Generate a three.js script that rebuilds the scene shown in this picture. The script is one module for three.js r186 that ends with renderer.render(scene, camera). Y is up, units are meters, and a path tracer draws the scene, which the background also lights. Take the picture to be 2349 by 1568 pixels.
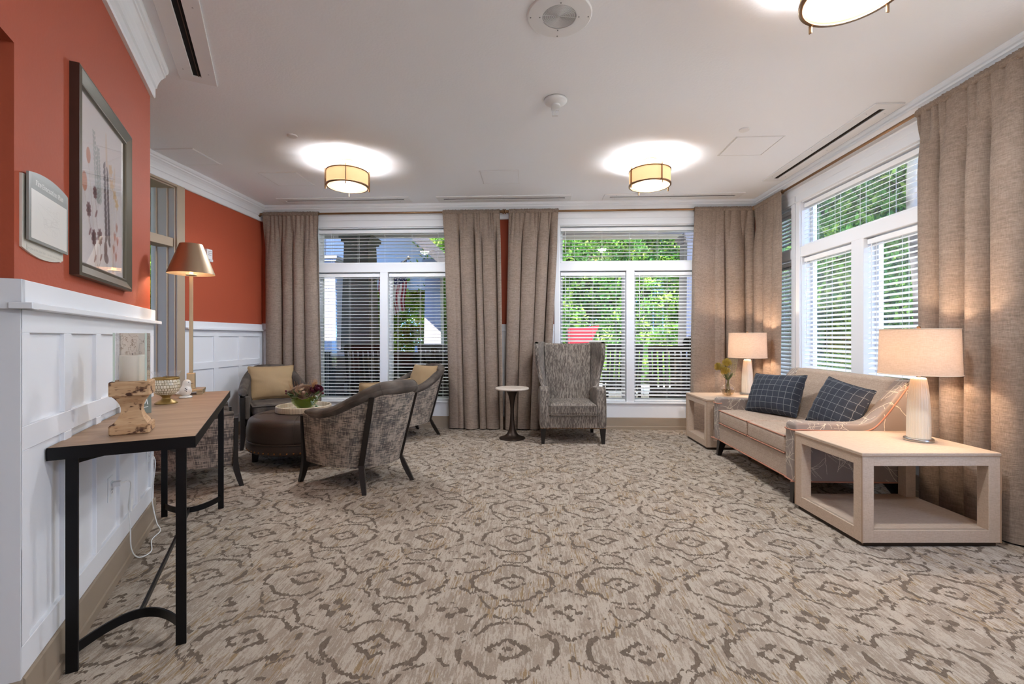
import * as THREE from 'three';
import { mergeGeometries, mergeVertices, toCreasedNormals } from 'three/addons/utils/BufferGeometryUtils.js';
import { RoundedBoxGeometry } from 'three/addons/geometries/RoundedBoxGeometry.js';
import { ConvexGeometry } from 'three/addons/geometries/ConvexGeometry.js';
import { Sky } from 'three/addons/objects/Sky.js';

// ---------------------------------------------------------------- camera, sky, sun, exposure
const scene = new THREE.Scene();
const renderer = new THREE.WebGLRenderer({ antialias: true });
renderer.toneMapping = THREE.LinearToneMapping;
renderer.toneMappingExposure = 1.28;
renderer.shadowMap.enabled = true;
const camera = new THREE.PerspectiveCamera(2 * Math.atan(784 / 1044) * 180 / Math.PI, 2349 / 1568, 0.05, 300);
camera.position.set(0, 1.2, 0);
camera.rotation.y = 2.5 * Math.PI / 180;
camera.setViewOffset(2349, 1568, 0, 10, 2349, 1568);           // lens shifted down a little, verticals stay upright

const SUN_DIR = new THREE.Vector3(0.0, 0.80, 0.60).normalize();
const sky = new Sky();
sky.name = 'sky';
sky.scale.setScalar(1000);
Object.assign(sky.material.uniforms.turbidity, { value: 8 });
sky.material.uniforms.rayleigh.value = 0.16;
sky.material.uniforms.mieCoefficient.value = 0.004;
sky.material.uniforms.mieDirectionalG.value = 0.7;
sky.material.uniforms.sunPosition.value.copy(SUN_DIR);
scene.add(sky);
scene.environmentIntensity = 2.8;
const sun = new THREE.DirectionalLight(0xfff6ea, 11);
sun.position.copy(SUN_DIR).multiplyScalar(40);
sun.castShadow = true;
sun.shadow.mapSize.set(4096, 4096);
Object.assign(sun.shadow.camera, { left: -25, right: 25, top: 25, bottom: -25, near: 1, far: 90 });
scene.add(sun, sun.target);

// strengths of the lamps of the room
const CEILING_CD = 3.3, TABLE_CD = 1.25, DESK_CD = 0.5;
const LAMP_WHITE = new THREE.Color(0.90, 0.96, 1.03), LAMP_WARM = new THREE.Color(1, 0.76, 0.55);

// ---------------------------------------------------------------- helpers
const V3 = (x, y, z) => new THREE.Vector3(x, y, z);
const rad = (a) => a * Math.PI / 180;
const lerp = (a, b, t) => a + (b - a) * t;
const clamp = (x, a = 0, b = 1) => Math.min(b, Math.max(a, x));
const sstep = (a, b, x) => { const t = clamp((x - a) / (b - a)); return t * t * (3 - 2 * t); };
function rng(seed) { let s = seed >>> 0; return () => { s = (s + 0x6D2B79F5) >>> 0; let t = s; t = Math.imul(t ^ (t >>> 15), t | 1); t ^= t + Math.imul(t ^ (t >>> 7), t | 61); return ((t ^ (t >>> 14)) >>> 0) / 4294967296; }; }
const hash = (x, y, s) => { let h = Math.imul(x, 374761393) + Math.imul(y, 668265263) + Math.imul(s, 2147483647 ^ 1274126177); h = Math.imul(h ^ (h >>> 13), 1274126177); return ((h ^ (h >>> 16)) >>> 0) / 4294967296; };
function vnoise(x, y, s, px = 1e6, py = 1e6) {                 // value noise that repeats after px, py cells
  const xi = Math.floor(x), yi = Math.floor(y), fx = x - xi, fy = y - yi;
  const u = fx * fx * (3 - 2 * fx), v = fy * fy * (3 - 2 * fy), m = (a, p) => ((a % p) + p) % p;
  const x0 = m(xi, px), x1 = m(xi + 1, px), y0 = m(yi, py), y1 = m(yi + 1, py);
  return lerp(lerp(hash(x0, y0, s), hash(x1, y0, s), u), lerp(hash(x0, y1, s), hash(x1, y1, s), u), v);
}
const fbm = (x, y, s, px, py, n = 3) => { let a = 0, k = 0.5, t = 0; for (let i = 0; i < n; i++) { a += k * vnoise(x, y, s + i, px, py); t += k; k *= 0.5; x *= 2; y *= 2; px *= 2; py *= 2; } return a / t; };
const mix3 = (a, b, t) => [lerp(a[0], b[0], t), lerp(a[1], b[1], t), lerp(a[2], b[2], t)];

function texture(w, h, sx, sy, fn, srgb = true) {              // fn(u, v) in 0..1 gives sRGB 0..255; covers sx by sy metres
  const d = new Uint8Array(w * h * 4);
  for (let y = 0; y < h; y++) for (let x = 0; x < w; x++) {
    const c = fn((x + 0.5) / w, (y + 0.5) / h), k = (y * w + x) * 4;
    d[k] = clamp(c[0], 0, 255); d[k + 1] = clamp(c[1], 0, 255); d[k + 2] = clamp(c[2], 0, 255); d[k + 3] = 255;
  }
  const t = new THREE.DataTexture(d, w, h, THREE.RGBAFormat);
  t.wrapS = t.wrapT = THREE.RepeatWrapping; t.magFilter = THREE.LinearFilter; t.minFilter = THREE.LinearMipmapLinearFilter; t.generateMipmaps = true;
  t.repeat.set(1 / sx, 1 / sy);
  if (srgb) t.colorSpace = THREE.SRGBColorSpace;
  t.needsUpdate = true;
  return t;
}
function canvasTexture(w, h, draw) {                            // flat print, stretched over uv 0..1
  const c = document.createElement('canvas'); c.width = w; c.height = h;
  draw(c.getContext('2d'), w, h);
  const t = new THREE.CanvasTexture(c); t.colorSpace = THREE.SRGBColorSpace; return t;
}
const std = (color, roughness = 0.8, o = {}) => new THREE.MeshStandardMaterial({ color, roughness, side: THREE.DoubleSide, ...o });
const phys = (color, roughness = 0.8, o = {}) => new THREE.MeshPhysicalMaterial({ color, roughness, side: THREE.DoubleSide, ...o });

function plainGeo(g) { if (g.index) g = g.toNonIndexed(); for (const k of Object.keys(g.attributes)) if (!['position', 'normal', 'uv'].includes(k)) g.deleteAttribute(k); if (!g.attributes.normal) g.computeVertexNormals(); if (!g.attributes.uv) boxUV(g); return g; }
function boxUV(g) {                                             // uv in metres, each triangle flat along its main axis
  if (g.index) g = g.toNonIndexed();
  const p = g.attributes.position, uv = new Float32Array(p.count * 2), a = V3(), b = V3(), c = V3();
  for (let i = 0; i < p.count; i += 3) {
    a.fromBufferAttribute(p, i); b.fromBufferAttribute(p, i + 1); c.fromBufferAttribute(p, i + 2);
    const n = b.clone().sub(a).cross(c.clone().sub(a)), x = Math.abs(n.x), y = Math.abs(n.y), z = Math.abs(n.z);
    [a, b, c].forEach((q, k) => { const [s, t] = x >= y && x >= z ? [q.z, q.y] : y >= z ? [q.x, q.z] : [q.x, q.y]; uv[(i + k) * 2] = s; uv[(i + k) * 2 + 1] = t; });
  }
  g.setAttribute('uv', new THREE.BufferAttribute(uv, 2));
  return g;
}
const at = (g, x = 0, y = 0, z = 0) => g.translate(x, y, z);
const box = (w, h, d, x = 0, y = 0, z = 0) => boxUV(new THREE.BoxGeometry(w, h, d).toNonIndexed()).translate(x, y, z);
const bx = (x0, x1, y0, y1, z0, z1) => box(Math.abs(x1 - x0), Math.abs(y1 - y0), Math.abs(z1 - z0), (x0 + x1) / 2, (y0 + y1) / 2, (z0 + z1) / 2);
function cbox(w, h, d, c = 0.004, x = 0, y = 0, z = 0) {        // box with chamfered edges
  const pts = [];
  for (const i of [-1, 1]) for (const j of [-1, 1]) for (const k of [-1, 1]) {
    const X = i * w / 2, Y = j * h / 2, Z = k * d / 2;
    pts.push(V3(X - i * c, Y - j * c, Z), V3(X - i * c, Y, Z - k * c), V3(X, Y - j * c, Z - k * c));
  }
  return boxUV(plainGeo(new ConvexGeometry(pts))).translate(x, y, z);
}
const rbox = (w, h, d, r, x = 0, y = 0, z = 0, s = 3) => boxUV(plainGeo(new RoundedBoxGeometry(w, h, d, s, r))).translate(x, y, z);
const cyl = (r0, r1, h, n = 24, x = 0, y = 0, z = 0) => plainGeo(new THREE.CylinderGeometry(r1, r0, h, n)).translate(x, y + h / 2, z);   // r0 below, r1 above, y the foot
const lathe = (pts, n = 32) => plainGeo(new THREE.LatheGeometry(pts.map(([r, y]) => new THREE.Vector2(r, y)), n));
const tube = (pts, r, n = 32, k = 8, closed = false) => plainGeo(new THREE.TubeGeometry(new THREE.CatmullRomCurve3(pts.map((p) => p.isVector3 ? p : V3(...p)), closed, 'catmullrom', 0.5), n, r, k, closed));
const ring = (R, r, n = 40, k = 8) => plainGeo(new THREE.TorusGeometry(R, r, k, n)).rotateX(Math.PI / 2);
const ball = (r, n = 12, x = 0, y = 0, z = 0) => plainGeo(new THREE.SphereGeometry(r, n, Math.max(6, n * 0.7 | 0))).translate(x, y, z);
const merge = (list) => mergeGeometries(list.map(plainGeo));
function extrude(pts, depth, o = {}) {                          // outline in xy, thickness along z (centred)
  const s = pts instanceof THREE.Shape ? pts : new THREE.Shape(pts.map(([x, y]) => new THREE.Vector2(x, y)));
  const b = o.bevel || 0;
  const g = new THREE.ExtrudeGeometry(s, { depth: depth - 2 * b, bevelEnabled: b > 0, bevelThickness: b, bevelSize: b, bevelOffset: -b, bevelSegments: o.segs || 2, curveSegments: o.curve || 12, steps: 1 });
  return boxUV(plainGeo(g)).translate(0, 0, -depth / 2 + b);
}
function grid(nu, nv, fn, closeU = false) {                     // fn(u, v) gives [x, y, z, s, t]
  const p = [], uv = [], ix = [];
  for (let j = 0; j <= nv; j++) for (let i = 0; i <= nu; i++) { const q = fn(i / nu, j / nv); p.push(q[0], q[1], q[2]); uv.push(q[3] ?? i / nu, q[4] ?? j / nv); }
  for (let j = 0; j < nv; j++) for (let i = 0; i < nu; i++) { const a = j * (nu + 1) + i, b = a + nu + 1; ix.push(a, a + 1, b, b, a + 1, b + 1); }
  const g = new THREE.BufferGeometry();
  g.setAttribute('position', new THREE.Float32BufferAttribute(p, 3)); g.setAttribute('uv', new THREE.Float32BufferAttribute(uv, 2)); g.setIndex(ix); g.computeVertexNormals();
  if (closeU) { const n = g.attributes.normal; for (let j = 0; j <= nv; j++) { const a = j * (nu + 1), b = a + nu, s = V3(n.getX(a) + n.getX(b), n.getY(a) + n.getY(b), n.getZ(a) + n.getZ(b)).normalize(); n.setXYZ(a, s.x, s.y, s.z); n.setXYZ(b, s.x, s.y, s.z); } }
  return plainGeo(g);
}
function sweep(path, sides, ups, section, caps = true, uvScale = 1) {   // section(k) gives [[a, b], ...] closed, a along side, b along up
  const n = path.length, m = section(0).length, rows = path.map((p, k) => section(k).map(([a, b]) => p.clone().addScaledVector(sides[k], a).addScaledVector(ups[k], b)));
  let run = [0]; for (let k = 1; k < n; k++) run.push(run[k - 1] + path[k].distanceTo(path[k - 1]));
  const g = grid(m, n - 1, (u, v) => { const k = Math.round(v * (n - 1)), i = Math.round(u * m) % m, q = rows[k][i]; return [q.x, q.y, q.z, u * 0.3 * uvScale, run[k] * uvScale]; }, true);
  if (!caps) return g;
  const out = [g];
  for (const k of [0, n - 1]) { const c = rows[k].reduce((s, q) => s.add(q), V3()).multiplyScalar(1 / m), p = []; for (let i = 0; i < m; i++) { const a = rows[k][i], b = rows[k][(i + 1) % m]; p.push(c, k ? b : a, k ? a : b); } const h = new THREE.BufferGeometry().setFromPoints(p); h.computeVertexNormals(); out.push(boxUV(h)); }
  return merge(out);
}
function bar(p0, p1, w, d, w1 = w, d1 = d, upHint = V3(0, 0, 1)) {       // four-sided bar from p0 to p1, w across, d along the hint
  const a = V3(...p0), b = V3(...p1), t = b.clone().sub(a).normalize(), up = upHint.clone().addScaledVector(t, -upHint.dot(t)).normalize(), side = t.clone().cross(up);
  const P = [];
  for (const [o, ww, dd] of [[a, w, d], [b, w1, d1]]) for (const i of [-1, 1]) for (const j of [-1, 1]) P.push(o.clone().addScaledVector(side, i * ww / 2).addScaledVector(up, j * dd / 2));
  return boxUV(plainGeo(new ConvexGeometry(P)));
}
function prism(profile, p0, p1, inward) {                       // profile [[out, y], ...] carried from p0 to p1 (xz), out measured along inward
  const P = [], n = profile.length, q = (e, [o, y]) => V3(e[0] + inward[0] * o, y, e[1] + inward[1] * o);
  for (let i = 0; i < n; i++) { const a = profile[i], b = profile[(i + 1) % n], A = q(p0, a), B = q(p0, b), C = q(p1, a), D = q(p1, b); P.push(A, C, B, B, C, D); }
  const tri = THREE.ShapeUtils.triangulateShape(profile.map(([x, y]) => new THREE.Vector2(x, y)), []);
  for (const [i, j, k] of tri) { P.push(q(p0, profile[i]), q(p0, profile[j]), q(p0, profile[k]), q(p1, profile[i]), q(p1, profile[k]), q(p1, profile[j])); }
  const g = new THREE.BufferGeometry().setFromPoints(P); g.computeVertexNormals(); return boxUV(g);
}
const used = new Map();
function numbered(name) { const n = used.get(name) || 0; used.set(name, n + 1); return n ? name + '_' + String(n).padStart(3, '0') : name; }
function mesh(name, geos, m, parent) {                          // ONE named mesh
  const g = Array.isArray(geos) ? (geos.length > 1 ? merge(geos) : geos[0]) : geos;
  const o = new THREE.Mesh(g, m); o.name = parent ? name : numbered(name); o.castShadow = o.receiveShadow = true;
  (parent || scene).add(o); return o;
}
function tag(o, label, category, group, kind) { o.userData.label = label; if (category) o.userData.category = category; if (group) o.userData.group = group; if (kind) o.userData.kind = kind; return o; }
function thing(name, label, category, p = [0, 0, 0], turn = 0, group) {
  const o = new THREE.Group(); o.name = numbered(name); o.position.set(...p); o.rotation.y = turn; scene.add(o); return tag(o, label, category, group);
}
function struct(name, geos, m, label, parent) { const o = mesh(name, geos, m, parent); if (!parent) { o.name = name; o.userData.kind = 'structure'; if (label) o.userData.label = label; o.userData.category = name.split('_')[0]; } return o; }
function structGroup(name, label) { const o = new THREE.Group(); o.name = name; scene.add(o); o.userData = { kind: 'structure', label, category: name.split('_')[0] }; return o; }
function dup(o, p, turn, label, group) { const c = o.clone(); c.name = numbered(o.name.replace(/_\d{3}$/, '')); c.userData = { ...o.userData }; c.position.set(...p); c.rotation.set(0, turn, 0); scene.add(c); if (label) c.userData.label = label; if (group) c.userData.group = group; return c; }
// ---------------------------------------------------------------- textures and materials
const CARPET_COL = 0.518, CARPET_ROW = 0.482;
const carpetTex = texture(2048, 2048, CARPET_COL * 4, CARPET_ROW * 4, (u, v) => {
  let x = u * 4, y = v * 4;
  x += (vnoise(u * 22, v * 22, 5, 22, 22) - 0.5) * 0.04 + (vnoise(u * 190, v * 90, 11, 190, 90) - 0.5) * 0.024; y += (vnoise(u * 22, v * 22, 7, 22, 22) - 0.5) * 0.04 + (vnoise(u * 360, v * 60, 31, 360, 60) - 0.5) * 0.042;
  const X = x - Math.round(x), Y = y - Math.round(y), ax = Math.abs(X), ay = Math.abs(Y), bx2 = Math.abs(ax - 0.5), by2 = Math.abs(ay - 0.5);
  const keep = fbm(u * 70, v * 56, 17, 70, 56, 2);
  let line = 0;
  const put = (d, w, thr) => { if (d < w && keep > thr) line = 1; };
  const scal = 0.07 * Math.cos(Math.atan2(ay / 0.36, ax / 0.41) * 8);
  put(Math.abs((ax / 0.40) ** 1.3 + (ay / 0.36) ** 1.3 - 1 + scal), 0.078, 0.38);
  put(Math.max(Math.abs(ax - 0.30) / 0.035, Math.abs(ay - 0.175) / 0.03), 1, 0.45); put(Math.max(Math.abs(bx2 - 0.16) / 0.04, Math.abs(by2 - 0.10) / 0.022), 1, 0.55);
  put(Math.abs(ax / 0.155 + ay / 0.125 - 1), 0.21, 0.32);
  put(Math.hypot(ax / 0.034, ay / 0.028), 1, 0.3);
  put(Math.abs((X / 0.15) ** 2 + (by2 / 0.105) ** 2 - 1), 0.24, 0.36);
  const r2 = Math.hypot(bx2, by2), th = Math.atan2(by2, bx2);
  if (r2 < 0.10 * (1 + 0.35 * Math.cos(4 * th)) && r2 > 0.048 && keep > 0.42) line = 1;
  put(Math.abs((bx2 / 0.36) ** 1.2 + (by2 / 0.40) ** 1.2 - 1 - scal), 0.058, 0.46);
  const st = fbm(u * 330, v * 34, 41, 330, 34, 3), blotch = fbm(u * 52, v * 30, 61, 52, 30, 2), grain = vnoise(u * 900, v * 900, 71, 900, 900) - 0.5;
  const speck = fbm(u * 620, v * 150, 47, 620, 150, 2);
  let c = mix3([162, 145, 128], [192, 177, 160], sstep(0.42, 0.58, st * 0.42 + blotch * 0.30 + speck * 0.28));
  if (line) c = mix3([102, 86, 71], [122, 106, 90], speck);
  else c = mix3(c, [146, 118, 80], sstep(0.60, 0.66, fbm(u * 460, v * 46, 91, 460, 46, 2) * sstep(0.38, 0.70, vnoise(u * 24, v * 13, 95, 24, 13))) * 0.75);
  return c.map((q) => (q + grain * 20) * 0.90);
});
carpetTex.offset.set(0.18 / (CARPET_COL * 4), 0.004);
function weave(base, dark, light, s, n, slub, seed, size = 512) {
  return texture(size, size, s, s, (u, v) => {
    const a = vnoise(u * n * 0.16, v * n, seed, Math.round(n * 0.16), n), b = vnoise(u * n, v * n * 0.16, seed + 3, n, Math.round(n * 0.16)), c = fbm(u * n * 0.05, v * n * 0.3, seed + 7, Math.round(n * 0.05), Math.round(n * 0.3), 2);
    const t = a * 0.45 + b * 0.3 + c * slub;
    return t < 0.5 ? mix3(dark, base, t * 2) : mix3(base, light, Math.min(1, (t - 0.5) * 2));
  });
}
const linenTex = weave([138, 121, 107], [114, 98, 85], [162, 144, 129], 0.6, 200, 0.34, 101, 1024);
const linenBump = texture(512, 512, 0.5, 0.5, (u, v) => { const a = vnoise(u * 40, v * 200, 201, 40, 200), b = vnoise(u * 200, v * 30, 203, 200, 30); const k = (a * 0.55 + b * 0.45) * 255; return [k, k, k]; }, false);
const tweedTex = texture(1024, 1024, 0.6, 0.6, (u, v) => {
  const h = fbm(u * 16, v * 150, 301, 16, 150, 3), w = fbm(u * 150, v * 16, 307, 150, 16, 3), patch = fbm(u * 9, v * 9, 311, 9, 9, 3), g = vnoise(u * 12, v * 12, 317, 12, 12);
  const t = sstep(0.36, 0.62, h * 0.40 + w * 0.30 + patch * 0.30);
  let c = mix3([80, 72, 66], [176, 159, 142], t); c = mix3(c, [112, 116, 112], g * 0.35 * (1 - t * 0.5)); return c;
});
const velvetTex = texture(512, 512, 0.7, 0.7, (u, v) => { const a = fbm(u * 7, v * 7, 401, 7, 7, 4), b = fbm(u * 60, v * 12, 409, 60, 12, 2); return mix3([58, 49, 42], [112, 101, 90], clamp(a * 1.3 - 0.2 + (b - 0.5) * 0.3)); });
const ikatTex = texture(512, 512, 0.5, 0.5, (u, v) => { const a = fbm(u * 72, v * 11, 501, 72, 11, 3), b = fbm(u * 160, v * 24, 507, 160, 24, 2); return mix3([84, 75, 67], [148, 137, 125], sstep(0.34, 0.68, a * 0.6 + b * 0.4)); });
const sofaTex = weave([178, 157, 139], [146, 126, 109], [202, 184, 168], 0.12, 60, 0.2, 601);
const branchTex = canvasTexture(1024, 1024, (g, w, h) => {
  g.fillStyle = '#8c7d74'; g.fillRect(0, 0, w, h);
  const r = rng(77); g.strokeStyle = '#ddcfb8'; g.lineCap = 'round';
  const grow = (x, y, a, n, lw) => { for (let k = 0; k < n; k++) { const l = 18 + r() * 26, a2 = a + (r() - 0.5) * 0.75, x2 = x + Math.cos(a2) * l, y2 = y + Math.sin(a2) * l; g.lineWidth = lw * (0.8 + r() * 0.6); for (const ox of [-w, 0, w]) for (const oy of [-h, 0, h]) { g.beginPath(); g.moveTo(x + ox, y + oy); g.lineTo(x2 + ox, y2 + oy); g.stroke(); } if (lw > 3 && r() < 0.22) grow(x2, y2, a2 + (r() < 0.5 ? -1 : 1) * (0.5 + r() * 0.5), Math.round(n * 0.6), lw * 0.72); x = x2; y = y2; a = a2 * 0.85 + a * 0.15; } };
  for (let k = 0; k < 15; k++) grow((k % 4 + r()) * w / 4, (Math.floor(k / 4) + r()) * h / 4, r() * 6.28, 9 + r() * 6, 4.4);
});
branchTex.wrapS = branchTex.wrapT = THREE.RepeatWrapping; branchTex.repeat.set(1 / 0.75, 1 / 0.75);
const plaidTex = texture(512, 512, 0.29, 0.29, (u, v) => { const a = Math.abs(((u * 5) % 1) - 0.5), b = Math.abs(((v * 5) % 1) - 0.5), g = vnoise(u * 200, v * 200, 7, 200, 200), e = fbm(u * 8, v * 8, 9, 8, 8, 2); if (a < 0.026 || b < 0.026) return [112, 112, 112].map((q) => q + g * 14); return mix3([26, 30, 42], [38, 43, 53], e).map((q) => q + g * 8); });
const oakTex = texture(1024, 1024, 0.9, 0.9, (u, v) => { const wav = fbm(u * 5, v * 3, 701, 5, 3, 2) * 0.09; const a = fbm((u + wav) * 90, v * 4, 703, 90, 4, 3), b = vnoise((u + wav) * 300, v * 10, 705, 300, 10), c = fbm((u + wav) * 14, v * 2, 707, 14, 2, 2); return mix3([124, 96, 74], [184, 154, 126], clamp(a * 0.55 + c * 0.45 + (b - 0.5) * 0.22)); });
const rusticTex = texture(512, 512, 0.24, 0.24, (u, v) => { const a = fbm(u * 6, v * 30, 801, 6, 30, 3), b = fbm(u * 8, v * 9, 807, 8, 9, 4), c = vnoise(u * 12, v * 90, 811, 12, 90); let k = mix3([206, 172, 134], [176, 136, 96], a); k = mix3(k, [70, 40, 22], sstep(0.58, 0.72, b)); return mix3(k, [110, 74, 46], sstep(0.78, 0.95, c) * 0.7); });
const raffiaTex = weave([194, 171, 149], [176, 152, 130], [206, 185, 164], 0.3, 150, 0.25, 901);
const shadeTex = weave([206, 180, 158], [192, 165, 142], [216, 192, 170], 0.3, 130, 0.25, 951);
const marbleTex = texture(256, 256, 0.4, 0.4, (u, v) => { const a = fbm(u * 6, v * 6, 1001, 6, 6, 4), k = Math.abs(Math.sin((u * 4 + a * 6) * Math.PI)); return mix3([206, 188, 170], [226, 214, 200], k); });
const boneTex = texture(512, 128, 0.6, 0.15, (u, v) => { const n = 22, i = Math.floor(u * n), e = Math.abs(u * n % 1 - 0.5); const t = hash(i, 1, 5); if (e > 0.47) return [150, 128, 104]; return mix3([226, 214, 192], [190, 168, 140], t * 0.6 + fbm(u * 60, v * 12, 3, 60, 12, 2) * 0.5); });
const mosaicTex = texture(512, 256, 1, 1, (u, v) => { const rows = 7, r = Math.floor(v * rows), n = 30, off = hash(r, 3, 9), x = u * n + off, i = Math.floor(x), e = Math.min(x % 1, 1 - x % 1), f = Math.min((v * rows) % 1, 1 - (v * rows) % 1); if (e < 0.08 || f < 0.07) return [112, 94, 60]; const t = hash(i % n, r, 21); return mix3([238, 228, 206], [206, 190, 158], t * 0.8); });
const barkTex = texture(512, 512, 1, 1, (u, v) => { const a = fbm(u * 22, v * 5, 1101, 22, 5, 4); return mix3([74, 68, 66], [168, 160, 158], sstep(0.3, 0.7, a)); });
const stoneTex = texture(512, 512, 1, 1, (u, v) => { const a = fbm(u * 12, v * 12, 1201, 12, 12, 4); return mix3([78, 68, 62], [160, 146, 134], a); });
const groundTex = texture(512, 512, 4, 4, (u, v) => { const a = fbm(u * 20, v * 20, 1301, 20, 20, 4), b = fbm(u * 5, v * 5, 1303, 5, 5, 3); return b > 0.5 ? mix3([70, 104, 40], [128, 156, 70], a) : mix3([104, 84, 66], [160, 138, 114], a); });
const plasterBump = texture(512, 512, 1.2, 1.2, (u, v) => { const k = fbm(u * 120, v * 120, 1401, 120, 120, 3) * 255; return [k, k, k]; }, false);

const M = {
  carpet: std(0xffffff, 0.97, { map: carpetTex, bumpMap: carpetTex, bumpScale: 0.004 }),
  ceiling: std(0xf3f5f8, 0.9, { bumpMap: plasterBump, bumpScale: 0.0006 }),
  orange: std(0xa84b2e, 0.72, { bumpMap: plasterBump, bumpScale: 0.0005 }),
  white: std(0xeaebee, 0.55),
  trimWhite: std(0xebecee, 0.5),
  taupe: std(0xac9a86, 0.6),
  base: std(0x9a8a78, 0.55),
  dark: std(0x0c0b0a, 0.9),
  glass: phys(0xffffff, 0, { transmission: 1, thickness: 0, ior: 1.45 }),
  blind: std(0xf2f2f2, 0.5),
  cord: std(0xe8e8e6, 0.8),
  bronze: std(0x8a6a4c, 0.32, { metalness: 0.9 }),
  darkBronze: std(0x3a2e26, 0.42, { metalness: 0.75 }),
  brass: std(0xd8c4a2, 0.36, { metalness: 0.95 }),
  brassDark: std(0xb9a287, 0.40, { metalness: 0.95 }),
  steel: std(0xb9b6b0, 0.28, { metalness: 0.95 }),
  iron: std(0x0e0e10, 0.40, { metalness: 0.5 }),
  linen: std(0xffffff, 0.95, { map: linenTex, bumpMap: linenBump, bumpScale: 0.0012 }),
  tweed: std(0xffffff, 0.95, { map: tweedTex, bumpMap: tweedTex, bumpScale: 0.0008 }),
  velvet: phys(0xffffff, 0.8, { map: velvetTex, sheen: 0.45, sheenRoughness: 0.45, sheenColor: new THREE.Color(0.42, 0.39, 0.35) }),
  wood: std(0x150d09, 0.36),
  gold: phys(0xa48862, 0.75, { sheen: 0.3, sheenRoughness: 0.4, sheenColor: new THREE.Color(0.7, 0.62, 0.5), bumpMap: linenBump, bumpScale: 0.0004 }),
  ikat: phys(0xffffff, 0.9, { map: ikatTex, sheen: 0.25, sheenColor: new THREE.Color(0.5, 0.45, 0.4) }),
  sofa: std(0xffffff, 0.95, { map: sofaTex, bumpMap: sofaTex, bumpScale: 0.001 }),
  branch: phys(0xffffff, 0.75, { map: branchTex, sheen: 0.3, sheenColor: new THREE.Color(0.6, 0.55, 0.5) }),
  coral: std(0xb57a62, 0.7),
  plaid: phys(0xffffff, 0.85, { map: plaidTex, sheen: 0.2, sheenColor: new THREE.Color(0.35, 0.37, 0.42) }),
  oak: std(0xffffff, 0.5, { map: oakTex }),
  rustic: std(0xffffff, 0.75, { map: rusticTex, bumpMap: rusticTex, bumpScale: 0.0015 }),
  raffia: std(0xffffff, 0.62, { map: raffiaTex, bumpMap: raffiaTex, bumpScale: 0.0005 }),
  raffiaEdge: std(0xa88a70, 0.6),
  shade: phys(0xffffff, 0.9, { map: shadeTex, transmission: 0.08, thickness: 0, ior: 1.2 }),
  ceramic: phys(0xe9dcc6, 0.3, { clearcoat: 0.5, clearcoatRoughness: 0.2 }),
  ceramicWhite: phys(0xece6dc, 0.22, { clearcoat: 0.8 }),
  marble: std(0xffffff, 0.3, { map: marbleTex }),
  bone: std(0xffffff, 0.4, { map: boneTex }),
  leather: phys(0x392b23, 0.42, { clearcoat: 0.08, clearcoatRoughness: 0.5, bumpMap: plasterBump, bumpScale: 0.0005 }),
  nail: std(0x8a5f38, 0.35, { metalness: 0.9 }),
  plastic: std(0xe8e8e8, 0.45),
  greyPlastic: std(0x9b9b9b, 0.5),
  black: std(0x171513, 0.6),
};
// ---------------------------------------------------------------- the room
const ZB = -6.03, XR = 2.93, XL = -3.66, CEIL = 2.97, ZREAR = 2.6;
const WD = [-0.506, -0.8625], WN = [0.8625, -0.506], WA = [-1.597, -1.352];       // slanted wall: direction away from the camera, normal into the room, its near corner
const wp = (s, o = 0) => [WA[0] + WD[0] * s + WN[0] * o, WA[1] + WD[1] * s + WN[1] * o];
const W_TURN = Math.atan2(WN[0], WN[1]);                         // turns local z to the wall's normal; local x then runs along s, away from the camera

struct('floor', bx(XL - 0.3, XR + 0.16, -0.12, 0, ZB - 0.16, ZREAR + 0.1), M.carpet, 'beige carpet with a broken taupe medallion pattern');
struct('ceiling', bx(XL - 0.3, XR + 0.3, CEIL, CEIL + 0.25, ZB - 0.3, ZREAR + 0.2), M.ceiling, 'flat white painted ceiling');

function holedWall(name, label, m, x0, x1, y0, y1, holes, pos, turn, t = 0.16) {
  const s = new THREE.Shape([[x0, y0], [x1, y0], [x1, y1], [x0, y1]].map(([a, b]) => new THREE.Vector2(a, b)));
  for (const [a, b, c, d] of holes) s.holes.push(new THREE.Path([[a, c], [a, d], [b, d], [b, c]].map(([p, q]) => new THREE.Vector2(p, q))));
  const o = struct(name, extrude(s, t).translate(0, 0, -t / 2), m, label);
  o.position.set(...pos); o.rotation.y = turn; return o;
}
const WY0 = 0.34, WY1 = 2.68, BAR0 = 2.078, BAR1 = 2.187;
const BACK_WIN = [[-2.913, -1.053, -1.983], [0.36, 2.22, 1.29]];
const RIGHT_WIN = [[-5.86, -5.24, null], [-5.09, -3.36, -4.222], [-3.21, -2.59, null], [-2.2, -0.47, -1.335]];
holedWall('wall_back', 'burnt orange back wall holding two blinded windows', M.orange, XL - 0.2, XR + 0.16, 0, CEIL, BACK_WIN.map(([a, b]) => [a, b, WY0, WY1]), [0, 0, ZB], 0);
holedWall('wall_right', 'white window wall behind the loveseat', M.white, ZB - 0.16, ZREAR, 0, CEIL, RIGHT_WIN.map(([a, b]) => [a, b, WY0, WY1]), [XR, 0, 0], -Math.PI / 2);
holedWall('wall_left', 'burnt orange side wall with taupe framed glazing', M.orange, -ZREAR, -ZB + 0.16, 0, CEIL, [[3.35, 4.52, 0.02, 2.745]], [XL, 0, 0], Math.PI / 2, 0.22);
struct('wall_rear', bx(XL - 0.2, XR + 0.16, 0, CEIL, ZREAR, ZREAR + 0.15), M.white, 'plain white wall behind the camera');
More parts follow.
